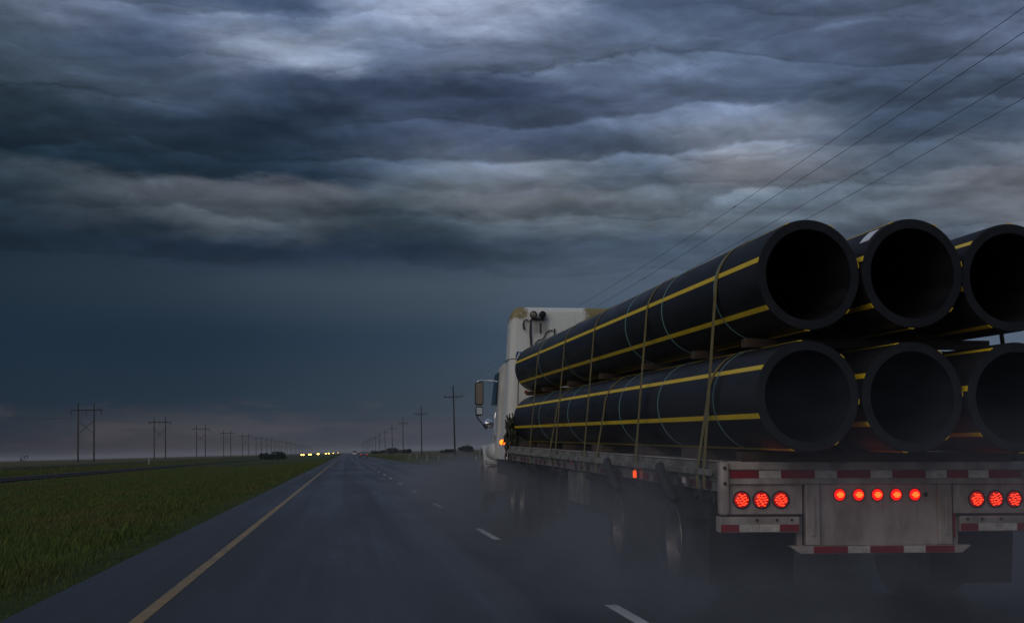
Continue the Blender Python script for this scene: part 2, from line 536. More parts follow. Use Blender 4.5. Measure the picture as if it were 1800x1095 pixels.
def link(name, me, parent=None, mtx=None):
    o = bpy.data.objects.new(name, me)
    C.objects.link(o)
    if parent is not None: o.parent = parent
    if mtx is not None:
        if parent is None: o.matrix_world = mtx
        else: o.matrix_local = mtx
    return o


def tag(o, label, cat, group=None):
    o['label'] = label
    o['category'] = cat
    if group: o['group'] = group
    return o


def struct(o):
    o['kind'] = 'structure'
    return o


def thing(name, mtx, label, cat, group=None):
    o = bpy.data.objects.new(name, None)
    C.objects.link(o)
    o.matrix_world = mtx
    o.empty_display_size = 0.2
    return tag(o, label, cat, group)


def tr(x, y, z): return Matrix.Translation((x, y, z))


# ================================================================== THE SETTING
# cross-section of the land, (x, z) in world metres
PROF = [(-9000, 0.3), (-400, 0.5), (-120, 0.55), (-75, 0.5), (-62, 0.42), (-53, 0.10), (-52, 0.06), (-44, 0.02), (-42, -0.12),
        (-37, -0.52), (-36, -0.56), (-29.5, -0.56), (-28, -0.66), (-20, -0.85), (-12, -0.72), (-6, -0.22), (-3.4, 0.0), (-2.56, 0.035),
        (7.7, -0.222), (9.0, -0.30), (13, -0.62), (18, -0.55), (30, -0.30), (80, -0.1), (400, 0.1), (9000, 0.1)]


def gz(x):
    for (x0, z0), (x1, z1) in zip(PROF, PROF[1:]):
        if x0 <= x <= x1: return z0 + (z1 - z0) * (x - x0) / (x1 - x0)
    return 0.0


ys = [-9000, -2000, -300, -60, -20, 0, 20, 40, 60, 90, 130, 200, 300, 500, 800, 1300, 2200, 4000, 9000]
verts = [(x, y, z) for y in ys for x, z in PROF]
nx = len(PROF)
faces = [(j * nx + i, j * nx + i + 1, (j + 1) * nx + i + 1, (j + 1) * nx + i) for j in range(len(ys) - 1) for i in range(nx - 1)]
ground = struct(MB().faces(verts, faces).build('ground', M_GRD))

RL, RR = -2.58, 7.75
rb = MB()
secs = [-400, -60, 0, 60, 200, 600, 2000, 8800]
rings = []
for y in secs:
    rings.append([(RL, y, -0.12), (RL, y, 0.0), (RR, y, 0.0), (RR, y, -0.12)])
rb.loft(rings)
road = struct(rb.build('road', M_ASPH, mtx=RD.copy()))


def strip(x0, x1, y0, y1, z=0.004):
    n = 1 if y1 - y0 < 100 else 12
    vs, fs = [], []
    for i in range(n + 1):
        y = y0 + (y1 - y0) * (i / n) ** 2
        vs += [(x0, y, z), (x1, y, z)]
    fs = [(2 * i, 2 * i + 1, 2 * i + 3, 2 * i + 2) for i in range(n)]
    return MB().faces(vs, fs)


strip(-1.605, -1.495, -300, 6000).build('yellow_edge_line', M_YEL, road)
dash = strip(2.16, 2.27, -1.55, 1.55).mesh('lane_dash', M_WHI)
for i in range(26):
    link('lane_dash', dash, road, tr(0, -1.75 + 12.1 * i, 0))


def far_road(name, x0, x1, z0, z1, lines):
    b_ = MB()
    b_.loft([[(x0, y, z0 - 0.1), (x0, y, z0), (x1, y, z1), (x1, y, z1 - 0.1)] for y in (-400, 0, 300, 1500, 8800)])
    o = struct(b_.build(name, M_ASPH2))
    for lx, m_ in lines:
        z = z0 + (z1 - z0) * (lx - x0) / (x1 - x0) + 0.006
        strip(lx - 0.06, lx + 0.06, -300, 6000, z).build('edge_line', m_, o)
    return o


far_road('opposite_carriageway', -36.0, -29.5, -0.48, -0.48, [(-35.4, M_WHI), (-30.2, M_YEL)])
far_road('frontage_road', -52.0, -44.0, 0.12, 0.09, [])


# grass: too many blades to count
def grass(name, n, x0, x1, y0, y1, hgt, wid, pw=1.0, clump=True):
    u = rng.random(n)
    y = y0 * (y1 / y0) ** (u ** pw)                      # denser close by
    x = x0 + (x1 - x0) * rng.random(n)
    dens = 0.5 + 0.5 * np.sin(x * 0.9 + 2 * np.sin(y * 0.31)) * np.cos(y * 0.47 + 1.3 * np.sin(x * 0.6))
    h = hgt * (0.45 + 0.9 * rng.random(n)) * (0.55 + 0.75 * dens)
    tall = rng.random(n) < 0.03
    h = np.where(tall, h * 1.9, h)
    edge = np.clip((RL - x) / 0.9, 0.25, 1) if x1 < 0 else 1.0   # shorter on the verge beside the tarmac
    h = h * edge
    z = np.interp(x, [p[0] for p in PROF], [p[1] for p in PROF]) - 0.01
    a = rng.random(n) * 2 * np.pi
    wd = wid * (0.6 + 0.8 * rng.random(n)) * np.clip(y / 22, 0.8, 6)
    lean = (rng.random((n, 2)) - 0.5) * 0.9 * h[:, None]
    lean[:, 0] += 0.12 * h
    ca, sa = np.cos(a) * wd / 2, np.sin(a) * wd / 2
    P = np.empty((n, 4, 3))
    P[:, 0] = np.stack([x - ca, y - sa, z], 1)
    P[:, 1] = np.stack([x + ca, y + sa, z], 1)
    P[:, 2] = np.stack([x + ca * 0.6 + lean[:, 0] * 0.45, y + sa * 0.6 + lean[:, 1] * 0.45, z + h * 0.6], 1)
    P[:, 3] = np.stack([x + lean[:, 0], y + lean[:, 1], z + h], 1)
    me = bpy.data.meshes.new(name)
    me.vertices.add(n * 4)
    me.vertices.foreach_set('co', P.ravel())
    idx = np.arange(n)[:, None] * 4
    tri = np.concatenate([idx + np.array([0, 1, 2]), idx + np.array([0, 2, 3])], 1).ravel()
    me.loops.add(n * 6)
    me.loops.foreach_set('vertex_index', tri.astype(np.int32))
    me.polygons.add(n * 2)
    me.polygons.foreach_set('loop_start', np.arange(0, n * 6, 3, dtype=np.int32))
    me.update(calc_edges=True)
    me.validate()
    me.materials.append(M_GRASS)
    o = link(name, me)
    o['kind'] = 'stuff'
    return o


tag(grass('grass', 380000, -28.3, RL - 0.02, 9.5, 260, 0.115, 0.012, 1.0), 'dark green rough grass with brown weeds covering the median left of the road', 'grass')
tag(grass('grass', 50000, -44.0 + 0.3, -36.2, 60, 500, 0.22, 0.02), 'strip of rough grass between the two far roads at left', 'grass')
tag(grass('grass', 60000, RR + 0.05, 22, 60, 700, 0.28, 0.02), 'dry olive grass along the right verge below the single poles', 'grass')

# ================================================================== THE TRAILER
XC, Y0 = 4.194, 10.962
PT = math.radians(0.69)                   # the bed rises a little towards the tractor
TRM = RD @ tr(XC, Y0, 0) @ Matrix.Rotation(PT, 4, 'X')
trailer = thing('flatbed_trailer', TRM, 'long grey aluminium flatbed trailer with lit red tail lamps, seen from behind', 'trailer')
HW, LEN = 1.295, 14.6
DECK = 1.194


def tp(name, b_, m_, parent=trailer, smooth=0.0, mtx=None): return b_.build(name, m_, parent, smooth, mtx)


# deck planks run lengthwise; only the rearmost ends and the edge show
pw_ = (2 * HW - 0.06) / 14
plank = MB().box(0, pw_ - 0.008, 0.06, LEN - 0.05, -0.035, 0, 0.003).mesh('deck_plank', M_ALUD)
for i in range(14): link('deck_plank', plank, trailer, tr(-HW + 0.03 + i * pw_, 0, DECK - 0.004))
for sg in (-1, 1):
    e = HW * sg
    tp('side_rail', MB().box(min(e, e - sg * 0.055), max(e, e - sg * 0.055), 0.02, LEN, 1.062, DECK, 0.008)
       .box(min(e, e - sg * 0.09), max(e, e - sg * 0.09), 0.02, LEN, 1.045, 1.060, 0.003), M_ALUD)
    tp('rail_cap', MB().box(min(e + sg * 0.006, e - sg * 0.05), max(e + sg * 0.006, e - sg * 0.05), 0.03, LEN, DECK + 0.002, DECK + 0.012, 0.003), M_ALU)
    tp('lower_flange', MB().box(min(e - sg * 0.012, e - sg * 0.03), max(e - sg * 0.012, e - sg * 0.03), 0.03, LEN, 0.965, 1.044), M_ALUD)
    tp('rub_rail', MB().box(min(e + sg * 0.045, e + sg * 0.032), max(e + sg * 0.045, e + sg * 0.032), 0.06, LEN - 0.1, 1.085, 1.135, 0.004), M_ALUD)
    pk = MB().box(e + (0.002 if sg > 0 else -0.032), e + (0.032 if sg > 0 else -0.002), -0.045, 0.045, 1.072, 1.150, 0.004).mesh('stake_pocket', M_ALUD)
    for i in range(24): link('stake_pocket', pk, trailer, tr(0, 0.35 + 0.61 * i, 0))
    tape_w = MB().box(e - sg * 0.012 + (-0.004 if sg < 0 else 0), e - sg * 0.012 + (0 if sg < 0 else 0.004), 0, 0.17, 0.975, 1.035).mesh('tape_piece', M_TWD)
    tape_r = MB().box(e - sg * 0.012 + (-0.004 if sg < 0 else 0), e - sg * 0.012 + (0 if sg < 0 else 0.004), 0, 0.27, 0.975, 1.035).mesh('tape_piece', M_TRD)
    y = 0.06
    for i in range(30):
        if i % 4 != 3:
            link('tape_piece', tape_w, trailer, tr(0, y, 0))
            link('tape_piece', tape_r, trailer, tr(0, y + 0.18, 0))
        y += 0.475
# winch blocks under the left rail
wb = MB().box(-HW + 0.02, -HW + 0.12, -0.06, 0.06, 0.86, 0.965, 0.01).tube([(-HW - 0.01, 0, 0.91), (-HW + 0.13, 0, 0.91)], 0.035, 10).mesh('strap_winch', M_STEEL)
for yy in (0.3, 0.72, 3.1, 5.4, 6.2, 8.5, 9.2, 11.3, 13.2): link('strap_winch', wb, trailer, tr(0, yy, 0))
# frame beams and cross members
for xx in (-0.5, 0.5):
    tp('frame_beam', MB().box(xx - 0.07, xx + 0.07, 0.12, LEN - 0.3, 0.97, 0.99).box(xx - 0.012, xx + 0.012, 0.12, LEN - 0.3, 0.66, 0.97).box(xx - 0.07, xx + 0.07, 0.12, LEN - 0.3, 0.64, 0.66), M_STEEL)
cmem = MB().box(-HW + 0.06, HW - 0.06, -0.04, 0.04, 1.02, 1.14).mesh('cross_member', M_STEEL)
for i in range(24): link('cross_member', cmem, trailer, tr(0, 0.3 + 0.61 * i, 0))

# rear face ---------------------------------------------------------
tp('rear_header', MB().box(-1.217, 1.217, -0.005, 0.04, 1.024, DECK + 0.006, 0.006)
   .box(-1.217, 1.217, -0.022, -0.006, 1.135, DECK + 0.002, 0.004).box(-1.217, 1.217, -0.022, -0.006, 1.022, 1.062, 0.004), M_ALU)
for sg in (-1, 1):
    a, b2 = sorted((sg * 1.219, sg * 1.292))
    p = tp('corner_post', MB().box(a, b2, -0.05, 0.06, 0.783, DECK + 0.005, 0.02, 2), M_ALU, smooth=40)
    for zz in (1.15, 1.03):
        MB().lathe([(0.0, -0.060), (0.012, -0.060), (0.014, -0.050)], 10).move((sg * 1.256, 0, zz)).build('bolt', M_STEEL, p)
    a, b2 = sorted((sg * 0.62, sg * 1.217))
    tp('lamp_panel', MB().box(a, b2, 0.005, 0.03, 0.790, 1.021), M_ALU)
    tp('panel_lip', MB().box(a, b2, -0.03, 0.002, 0.772, 0.789, 0.003), M_STEEL)
    a, b2 = sorted((sg * 0.655, sg * 1.292))
    q = tp('step_bar', MB().box(a, b2, -0.04, 0.10, 0.648, 0.770, 0.006), M_ALU)
    for k, c_ in ((0.0, 0.01), (0.12, 0.0), (0.28, 0.0)):
        MB().lathe([(0.0, -0.048), (0.010, -0.048), (0.012, -0.040)], 8).move((sg * (0.72 + k), 0, 0.745)).build('bolt', M_STEEL, q)
    tp('gusset', MB().faces([(sg * 0.62, 0.02, 0.77), (sg * 0.62, 0.02, 0.50), (sg * 0.66, 0.02, 0.50), (sg * 0.66, 0.02, 0.77),
                             (sg * 0.62, 0.06, 0.77), (sg * 0.62, 0.06, 0.50), (sg * 0.66, 0.06, 0.50), (sg * 0.66, 0.06, 0.77)],
                            [(0, 1, 2, 3), (7, 6, 5, 4), (0, 4, 5, 1), (1, 5, 6, 2), (2, 6, 7, 3), (3, 7, 4, 0)]), M_ALU)
    # uprights that carry the low bumper
    a, b2 = sorted((sg * 0.485, sg * 0.60))
    u_ = tp('bumper_upright', MB().box(a, b2, -0.03, 0.05, 0.545, 1.020, 0.008).box(sg * 0.545 - 0.012, sg * 0.545 + 0.012, -0.045, -0.03, 0.62, 0.93, 0.003), M_ALU)
# centre panel
tp('centre_panel', MB().box(-0.484, 0.484, 0.0, 0.03, 0.545, 1.020), M_ALU)
tp('low_bumper', MB().faces([(-0.74, -0.05, 0.543), (-0.66, -0.05, 0.485), (0.66, -0.05, 0.485), (0.74, -0.05, 0.543), (-0.74, 0.05, 0.543), (-0.66, 0.05, 0.485), (0.66, 0.05, 0.485), (0.74, 0.05, 0.543)],
                            [(0, 1, 2, 3), (7, 6, 5, 4), (0, 4, 5, 1), (1, 5, 6, 2), (2, 6, 7, 3), (3, 7, 4, 0)]), M_ALU)
MB().lathe([(0.0, -0.003), (0.018, -0.003), (0.02, 0.0)], 12).move((0.393, 0, 0.938)).build('wire_hole', M_STEEL, trailer)
MB().box(0.60, 0.618, -0.035, -0.031, 0.60, 0.79).build('tape_strip', M_TR, trailer)


def tape(x0, x1, y, z0, z1, m_): MB().box(x0, x1, y - 0.003, y, z0, z1).build('tape_piece', m_, trailer)


x = -1.205
for i, (wd, m_) in enumerate([(0.235, M_TR), (0.18, M_TW), (0.275, M_TR), (0.18, M_TW), (0.275, M_TR), (0.18, M_TW), (0.275, M_TR), (0.175, M_TW), (0.18, M_TR), (0.17, M_TW), (0.275, M_TR)]):
    tape(x, min(x + wd - 0.002, 1.21), -0.0065, 1.070, 1.130, m_)
    x += wd
for s0 in (-1.288, 0.66):
    for a, b2, m_ in ((0, 0.145, M_TR), (0.147, 0.305, M_TW), (0.309, 0.468, M_TW), (0.470, 0.625, M_TR)):
        tape(s0 + a, s0 + b2, -0.0405, 0.655, 0.712, m_)
for a, b2, m_ in ((-0.55, -0.275, M_TR), (-0.273, -0.095, M_TW), (-0.093, 0.18, M_TR), (0.182, 0.36, M_TW), (0.362, 0.60, M_TR)):
    tape(a, b2, -0.0505, 0.488, 0.540, m_)

# lamps -------------------------------------------------------------
lens_me = MB().lathe([(0.0, -0.022), (0.030, -0.021), (0.052, -0.016), (0.060, -0.006), (0.060, 0.0)], 28).mesh('lens', M_LENS, 60)
gro_me = MB().lathe([(0.060, -0.004), (0.063, -0.014), (0.069, -0.012), (0.072, 0.0)], 28).mesh('grommet', M_RUB, 60)


def led_mesh(rots, name):
    b_ = MB()
    rr = random.Random(rots)
    rowsd = [(-0.040, 3), (-0.022, 4), (-0.003, 5), (0.017, 4), (0.036, 3)]
    for j, (zz, n) in enumerate(rowsd):
        for i in range(n):
            xx = (i - (n - 1) / 2) * 0.0205 + rr.uniform(-0.003, 0.003)
            z2 = zz + 0.005 * math.sin(xx * 120 + rots * 1.7 + j)
            y_ = -0.0225 + (xx * xx + z2 * z2) * 2.2
            b_.box(xx - 0.0080, xx + 0.0080, y_ - 0.003, y_ + 0.003, z2 - 0.0048, z2 + 0.0048, 0.0015)
    return b_.mesh(name, M_LED)


for i, xx in enumerate((-1.110, -0.951, -0.794, 0.818, 0.975, 1.132)):
    lp = link('tail_lamp', gro_me, trailer, tr(xx, 0.004, 0.901))
    link('lens', lens_me, lp)
    link('led_cluster', led_mesh(i, 'led_cluster'), lp)
len2 = MB().lathe([(0.0, -0.020), (0.026, -0.018), (0.042, -0.010), (0.046, 0.0)], 24).mesh('lens', M_LENS2, 60)
led2 = MB()
for zz, n in ((-0.016, 3), (-0.005, 5), (0.006, 5), (0.017, 3)):
    for i in range(n):
        xx = (i - (n - 1) / 2) * 0.0115
        led2.box(xx - 0.0050, xx + 0.0050, -0.024, -0.017, zz - 0.0042, zz + 0.0042, 0.001)
led2 = led2.mesh('led_cluster', M_LED2)
ring2 = MB().lathe([(0.046, -0.003), (0.050, -0.008), (0.054, 0.0)], 24).mesh('grommet', M_RUB, 60)
for i in range(5):
    lp = link('marker_lamp', ring2, trailer, tr(-0.315 + 0.1545 * i, -0.001, 0.938))
    link('lens', len2, lp)
    link('led_cluster', led2, lp)
MB().box(-HW - 0.062, -HW - 0.034, 3.00, 3.05, 0.985, 1.055, 0.006).build('side_marker_lamp', M_SIDE, trailer)
MB().box(-HW - 0.052, -HW - 0.046, 7.0, 7.08, 1.03, 1.09, 0.002).build('side_reflector', M_REDREF, trailer)
MB().box(-HW - 0.052, -HW - 0.046, 0.9, 1.0, 1.00, 1.05, 0.002).build('side_reflector', M_TW, trailer)

# wheels ------------------------------------------------------------
tyre_me = MB().lathe([(0.300, -0.125), (0.33, -0.128), (0.42, -0.135), (0.475, -0.128), (0.494, -0.105), (0.498, -0.06), (0.490, -0.052), (0.498, -0.045), (0.498, -0.008), (0.489, 0.0), (0.498, 0.008),
                      (0.498, 0.045), (0.490, 0.052), (0.498, 0.06), (0.494, 0.105), (0.475, 0.128), (0.42, 0.135), (0.33, 0.128), (0.300, 0.125)], 44, 'X').mesh('tyre', M_RUB, 40)


def rim_mesh(out):
    """out = direction of the outer face along x; deep dish of an outer dual wheel"""
    o = out
    b_ = MB().lathe([(0.318, o * 0.120), (0.312, o * 0.132), (0.296, o * 0.128), (0.285, o * 0.09), (0.270, o * 0.02), (0.255, o * -0.02), (0.150, o * -0.035), (0.145, o * 0.06), (0.115, o * 0.075), (0.06, o * 0.08), (0.0, o * 0.082)], 40, 'X')
    for k in range(10):
        a = 2 * math.pi * k / 10
        b_.tube([(o * -0.03, 0.205 * math.cos(a), 0.205 * math.sin(a)), (o * 0.015, 0.205 * math.cos(a), 0.205 * math.sin(a))], 0.017, 6)
    return b_.mesh('rim', M_RIM, 35)


RIML, RIMR = rim_mesh(-1), rim_mesh(1)


def dual(parent, xface, sg, y, z, name='wheel'):
    for k, rim in ((0, True), (1, False)):
        xx = xface - sg * (0.135 + 0.29 * k)
        wl = link(name, tyre_me, parent, tr(xx, y, z))
        wl.name = name
        if rim: link('rim', RIML if sg < 0 else RIMR, wl)


for yy in (1.62, 4.24):
    zz = 0.5 - math.tan(PT) * yy
    for sg in (-1, 1): dual(trailer, sg * 1.288, sg, yy, zz)
    MB().tube([(-0.75, yy, zz), (0.75, yy, zz)], 0.065, 12).build('axle', M_STEEL, trailer)
    for sg in (-1, 1):
        b_ = MB()
        xs = sorted((sg * 1.31, sg * 0.72))
        ring = []
        for k in range(9):
            a = math.radians(96 + k * 8.0)          # hugs the rear top of the wheel
            ring.append((yy - 0.56 * math.cos(math.pi - a) if False else yy + 0.60 * math.cos(a), zz + 0.60 * math.sin(a)))
        b_.loft([[(xs[0], py_, pz_), (xs[1], py_, pz_), (xs[1], py_, pz_ + 0.02), (xs[0], py_, pz_ + 0.02)] for py_, pz_ in ring])
        tp('fender', b_, M_RUB)
    # dark folded tarp strap hanging over the rail by each wheel
    tp('hanger_strap', MB().tube([(-HW - 0.055, yy + 0.20, 1.15), (-HW - 0.075, yy + 0.14, 1.12), (-HW - 0.080, yy - 0.02, 1.02), (-HW - 0.075, yy - 0.26, 0.90), (-HW - 0.05, yy - 0.40, 0.84)], [0.02, 0.045, 0.05, 0.05, 0.03], 10), M_RUB, smooth=50)
for sg in (-1, 1):
    a, b2 = sorted((sg * 1.28, sg * 0.58))
    b_ = MB()
    b_.loft([[(a, 0.30 + 0.02 * k, 0.95 - 0.15 * k), (b2, 0.30 + 0.02 * k, 0.95 - 0.15 * k), (b2, 0.308 + 0.02 * k, 0.95 - 0.15 * k), (a, 0.308 + 0.02 * k, 0.95 - 0.15 * k)] for k in range(6)])
    tp('mud_flap', b_, M_RUB)  # flaps shaped wide and low to darken the view under the bed
tp('darkening_tank', MB().tube([(-0.42, 0.75, 0.62), (0.42, 0.75, 0.62)], 0.13, 16), M_STEEL, smooth=50)  # added tank shape, fills the gap under the bed with dark
tp('darkening_beam', MB().box(-0.62, -0.40, 0.9, 5.2, 0.42, 0.62, 0.02).box(0.40, 0.62, 0.9, 5.2, 0.42, 0.62, 0.02), M_STEEL)  # added beams, put in to darken the space between the wheels
# landing gear, tool box under the bed
for sg in (-1, 1):
    tp('landing_leg', MB().box(sg * 0.95 - 0.06, sg * 0.95 + 0.06, 10.3, 10.42, 0.30, 1.0, 0.01).box(sg * 0.95 - 0.04, sg * 0.95 + 0.04, 10.31, 10.41, 0.22, 0.32).box(sg * 0.95 - 0.12, sg * 0.95 + 0.12, 10.22, 10.5, 0.19, 0.22), M_STEEL)
tp('tool_box', MB().box(-1.22, -0.72, 7.0, 8.1, 0.52, 0.95, 0.02), M_ALUD)
tp('tool_box', MB().box(-1.20, -0.75, 5.6, 6.5, 0.48, 0.95, 0.02), M_STEEL)
tp('front_headboard', MB().box(-HW, HW, LEN, LEN + 0.05, 1.0, 1.62, 0.01), M_ALUD)

# ================================================================== THE LOAD
RV, RH, WALL = 0.413, 0.394, 0.078
PY0, PLEN = -0.78, 15.2
PIPES = [('upper', 'left', -0.800, 2.590, 0.0, 165, 'top row, beside the sleeper\'s left edge'),
         ('upper', 'middle', 0.004, 2.612, 0.0, 165, ''),
         ('upper', 'right', 0.800, 2.596, 0.05, 141, ''),
         ('lower', 'left', -0.828, 1.690, -0.02, 149, ''),
         ('lower', 'middle', -0.010, 1.690, 0.02, 158, ''),
         ('lower', 'right', 0.800, 1.690, 0.0, 171, '')]
PLABEL = {('upper', 'left'): 'black plastic pipe with yellow stripes, left end of the upper row',
          ('upper', 'middle'): 'black plastic pipe with a pale sticker near its end, middle of the upper row',
          ('upper', 'right'): 'black plastic pipe with yellow stripes, right end of the upper row',
          ('lower', 'left'): 'black plastic pipe with yellow stripes, left end of the lower row',
          ('lower', 'middle'): 'black plastic pipe in the middle of the lower row',
          ('lower', 'right'): 'black plastic pipe, right end of the lower row'}
prof = [(RV - WALL, PLEN), (RV - WALL, 0.012), (RV - WALL + 0.006, 0.0), (RV - 0.008, 0.0), (RV, 0.012), (RV, PLEN - 0.012), (RV - 0.008, PLEN), (RV - WALL, PLEN)]
SX = RH / RV
pipe_me = MB().lathe(prof, 96, 'Y', sx=SX).mesh('pipe', M_HDPE, 40)


def arc_patch(a0, a1, r, y0, y1, n, t=0.003):
    """curved strip that hugs a pipe"""
    rings = []
    for k in range(n + 1):
        a = math.radians(a0 + (a1 - a0) * k / n)
        c_, s_ = math.cos(a), math.sin(a)
        rings.append([(SX * (r - t) * c_, y0, (r - t) * s_), (SX * (r - t) * c_, y1, (r - t) * s_), (SX * (r + t) * c_, y1, (r + t) * s_), (SX * (r + t) * c_, y0, (r + t) * s_)])
    return rings


for row, side_, px_, pz_, dyy, phase, _ in PIPES:
    po = tag(link('pipe', pipe_me, None, TRM @ tr(px_, PY0 + dyy, pz_)), PLABEL[(row, side_)], 'pipe', 'pipes stacked on the trailer')
    for k in range(7):
        a = phase + 360 / 7 * k
        MB().loft(arc_patch(a - 2.8, a + 2.8, RV, 0.004, PLEN - 0.004, 2, 0.0025)).build('stripe', M_STR, po)
    for k, yy in enumerate((1.22, 3.2, 5.0, 9.4, 12.0) if row == 'upper' else (1.2, 3.3, 5.25, 8.9, 11.8)):
        yy += 0.06 * ((k * 7 + int(px_ * 10)) % 3 - 1) * (0 if side_ == 'left' else 1)
        rings = []
        for j in range(64):
            a = 2 * math.pi * j / 64
            c_, s_ = SX * math.cos(a), math.sin(a)
            wob = 0.02 * math.sin(a + k)
            rings.append([((RV + 0.0005) * c_, yy + wob, (RV + 0.0005) * s_), ((RV + 0.0005) * c_, yy + wob + 0.016, (RV + 0.0005) * s_), ((RV + 0.005) * c_, yy + wob + 0.016, (RV + 0.005) * s_), ((RV + 0.005) * c_, yy + wob, (RV + 0.005) * s_)])
        rings.append(rings[0])
        MB().loft(rings, cap=(False, False)).build('tie_band', M_BAND, po)
    if (row, side_) == ('upper', 'middle'):
        MB().loft(arc_patch(126, 143, RV + 0.003, 0.05, 0.24, 8, 0.002)).build('sticker', M_LABEL, po)

# timbers between the rows and on the deck
WAYS = ['rearmost', 'second', 'third', 'fourth', 'fifth', 'sixth', 'seventh', 'eighth']
TY = [0.05, 1.75, 4.0, 6.6, 9.2, 11.9, 13.9]
tim_lo = MB().box(-1.12, 1.12, -0.07, 0.07, 0, 0.079, 0.005).mesh('timber', M_WOOD)
tim_hi = MB().box(-1.02, 1.02, -0.07, 0.07, 0, 0.072, 0.005).mesh('timber', M_WOOD)
wdg = MB().faces([(-0.09, -0.35, 0), (0.09, -0.35, 0), (0.09, 0.35, 0), (-0.09, 0.35, 0), (-0.09, -0.35, 0.09), (-0.09, 0.35, 0.09)],
                 [(3, 2, 1, 0), (0, 1, 4), (2, 3, 5), (1, 2, 5, 4), (0, 4, 5, 3)]).mesh('chock', M_WOOD)
for i, yy in enumerate(TY):
    tag(link('timber', tim_lo, None, TRM @ tr(0.0, yy, DECK + 0.002)), 'wet brown timber laid across the deck under the lower pipes, %s from the tail' % WAYS[i], 'timber', 'timbers under the load')
    tag(link('timber', tim_hi, None, TRM @ tr(-0.01, yy + 0.12, 2.1035)), 'wet brown timber between the two rows of pipes, %s from the tail' % WAYS[i], 'timber', 'timbers under the load')
for i, yy in enumerate((1.2, 3.3, 5.9)):
    tag(link('chock', wdg, None, TRM @ tr(-1.13, yy, DECK + 0.013)), 'wooden chock wedged against the lower left pipe on the deck edge, %s from the tail' % WAYS[i], 'chock', 'chocks on the deck edge')
tag(MB().box(-0.06, 0.06, -0.07, 0.07, 0, 0.16, 0.01).build('block', M_WOOD, None, 0, TRM @ tr(1.215, -0.02 + 0.1, DECK + 0.01)), 'pale wooden block standing on the right rear corner of the deck', 'block')


# straps
def strap_path(rows):
    zc, xl, xr = (2.59, -0.800, 0.800) if rows == 2 else (1.69, -0.828, 0.800)
    pts = [(-HW - 0.038, 0.97), (-HW - 0.038, 1.13)]
    R1, R2 = RV + 0.008, RH + 0.008
    for a in range(178, 91, -6): pts.append((xl + R2 * math.cos(math.radians(a)), zc + R1 * math.sin(math.radians(a))))
    for a in range(88, 1, -6): pts.append((xr + R2 * math.cos(math.radians(a)), zc + R1 * math.sin(math.radians(a))))
    pts += [(HW + 0.038, 1.13), (HW + 0.038, 0.97)]
    return pts


def ribbon(path, wdt, th=0.004, skew=0.0, twist=None):
    rings = []
    n = len(path)
    for i, (x_, z_) in enumerate(path):
        a, b2 = path[max(i - 1, 0)], path[min(i + 1, n - 1)]
        tx, tz = b2[0] - a[0], b2[1] - a[1]
        L_ = math.hypot(tx, tz) or 1
        nx_, nz_ = -tz / L_ * th / 2, tx / L_ * th / 2
        o = skew * (z_ - 1.0)
        rings.append([(x_ - nx_, o - wdt / 2, z_ - nz_), (x_ + nx_, o - wdt / 2, z_ + nz_), (x_ + nx_, o + wdt / 2, z_ + nz_), (x_ - nx_, o + wdt / 2, z_ - nz_)])
    return MB().loft(rings)


for i, (yy, sk) in enumerate(((0.30, 0.11), (3.05, 0.05), (6.15, 0.04), (8.55, 0.0), (11.3, 0.02))):
    tag(ribbon(strap_path(2), 0.075, skew=sk * 0.4).build('cargo_strap', M_STRAP, None, 40, TRM @ tr(0, yy, 0)), 'olive webbing strap over the upper row of pipes, %s from the tail' % WAYS[i], 'strap', 'straps holding the pipes')
for i, (yy, sk) in enumerate(((0.52, 0.14), (5.3, 0.08), (9.1, 0.08))):
    tag(ribbon(strap_path(1), 0.075, skew=sk * 0.35).build('cargo_strap', M_STRAP, None, 40, TRM @ tr(0, yy, 0)), 'olive webbing strap over the lower row of pipes only, %s from the tail' % WAYS[i], 'strap', 'straps holding the pipes')

# ================================================================== THE TRACTOR
TXC, TY0 = 4.165, 26.3
TKM = RD @ tr(TXC, TY0, 0)
truck = thing('semi_truck', TKM, 'white tractor unit with tall sleeper cab pulling the pipe trailer', 'truck')


def kp(name, b_, m_, parent=truck, smooth=0.0): return b_.build(name, m_, parent, smooth)


def cab_ring(y, hw_b, hw_t, z0, z1, r, inset=0.0, n=6):
    hb, ht = hw_b - inset, hw_t - inset
    z1 -= inset
    pts = [(-hb, y, z0), (hb, y, z0)]
    for sg in (1, -1):
        for k in range(n + 1):
            a = math.radians(90 * k / n)
            aa = a if sg > 0 else math.radians(90) - a
            pts.append((sg * (ht - r + r * math.cos(aa)), y, z1 - r + r * math.sin(aa)))
    return pts


sl = MB().loft([cab_ring(0.0, 1.22, 1.12, 1.14, 3.985, 0.19, 0.12), cab_ring(0.008, 1.22, 1.12, 1.14, 3.985, 0.19, 0.08), cab_ring(0.03, 1.22, 1.12, 1.14, 3.985, 0.19, 0.038),
                cab_ring(0.07, 1.22, 1.12, 1.14, 3.985, 0.19, 0.010), cab_ring(0.13, 1.22, 1.12, 1.14, 3.985, 0.19, 0.0),
                cab_ring(1.0, 1.19, 1.07, 1.14, 3.985, 0.22), cab_ring(1.6, 1.15, 0.98, 1.14, 3.80, 0.3), cab_ring(2.2, 1.12, 0.92, 1.14, 3.25, 0.25)])
kp('sleeper', sl, M_SLEEP, smooth=35)
kp('seam_trim', MB().tube([(-1.13, 1.0, 3.005), (-1.156, 0.13, 3.005), (-1.12, 0.035, 3.005), (-1.04, -0.004, 3.005), (1.04, -0.004, 3.005)], 0.010, 6), M_ALUD)
kp('door_seam', MB().tube([(-0.985, -0.004, 2.98), (-1.0, -0.004, 2.2), (-1.03, -0.004, 1.5)], 0.008, 6), M_STEEL)
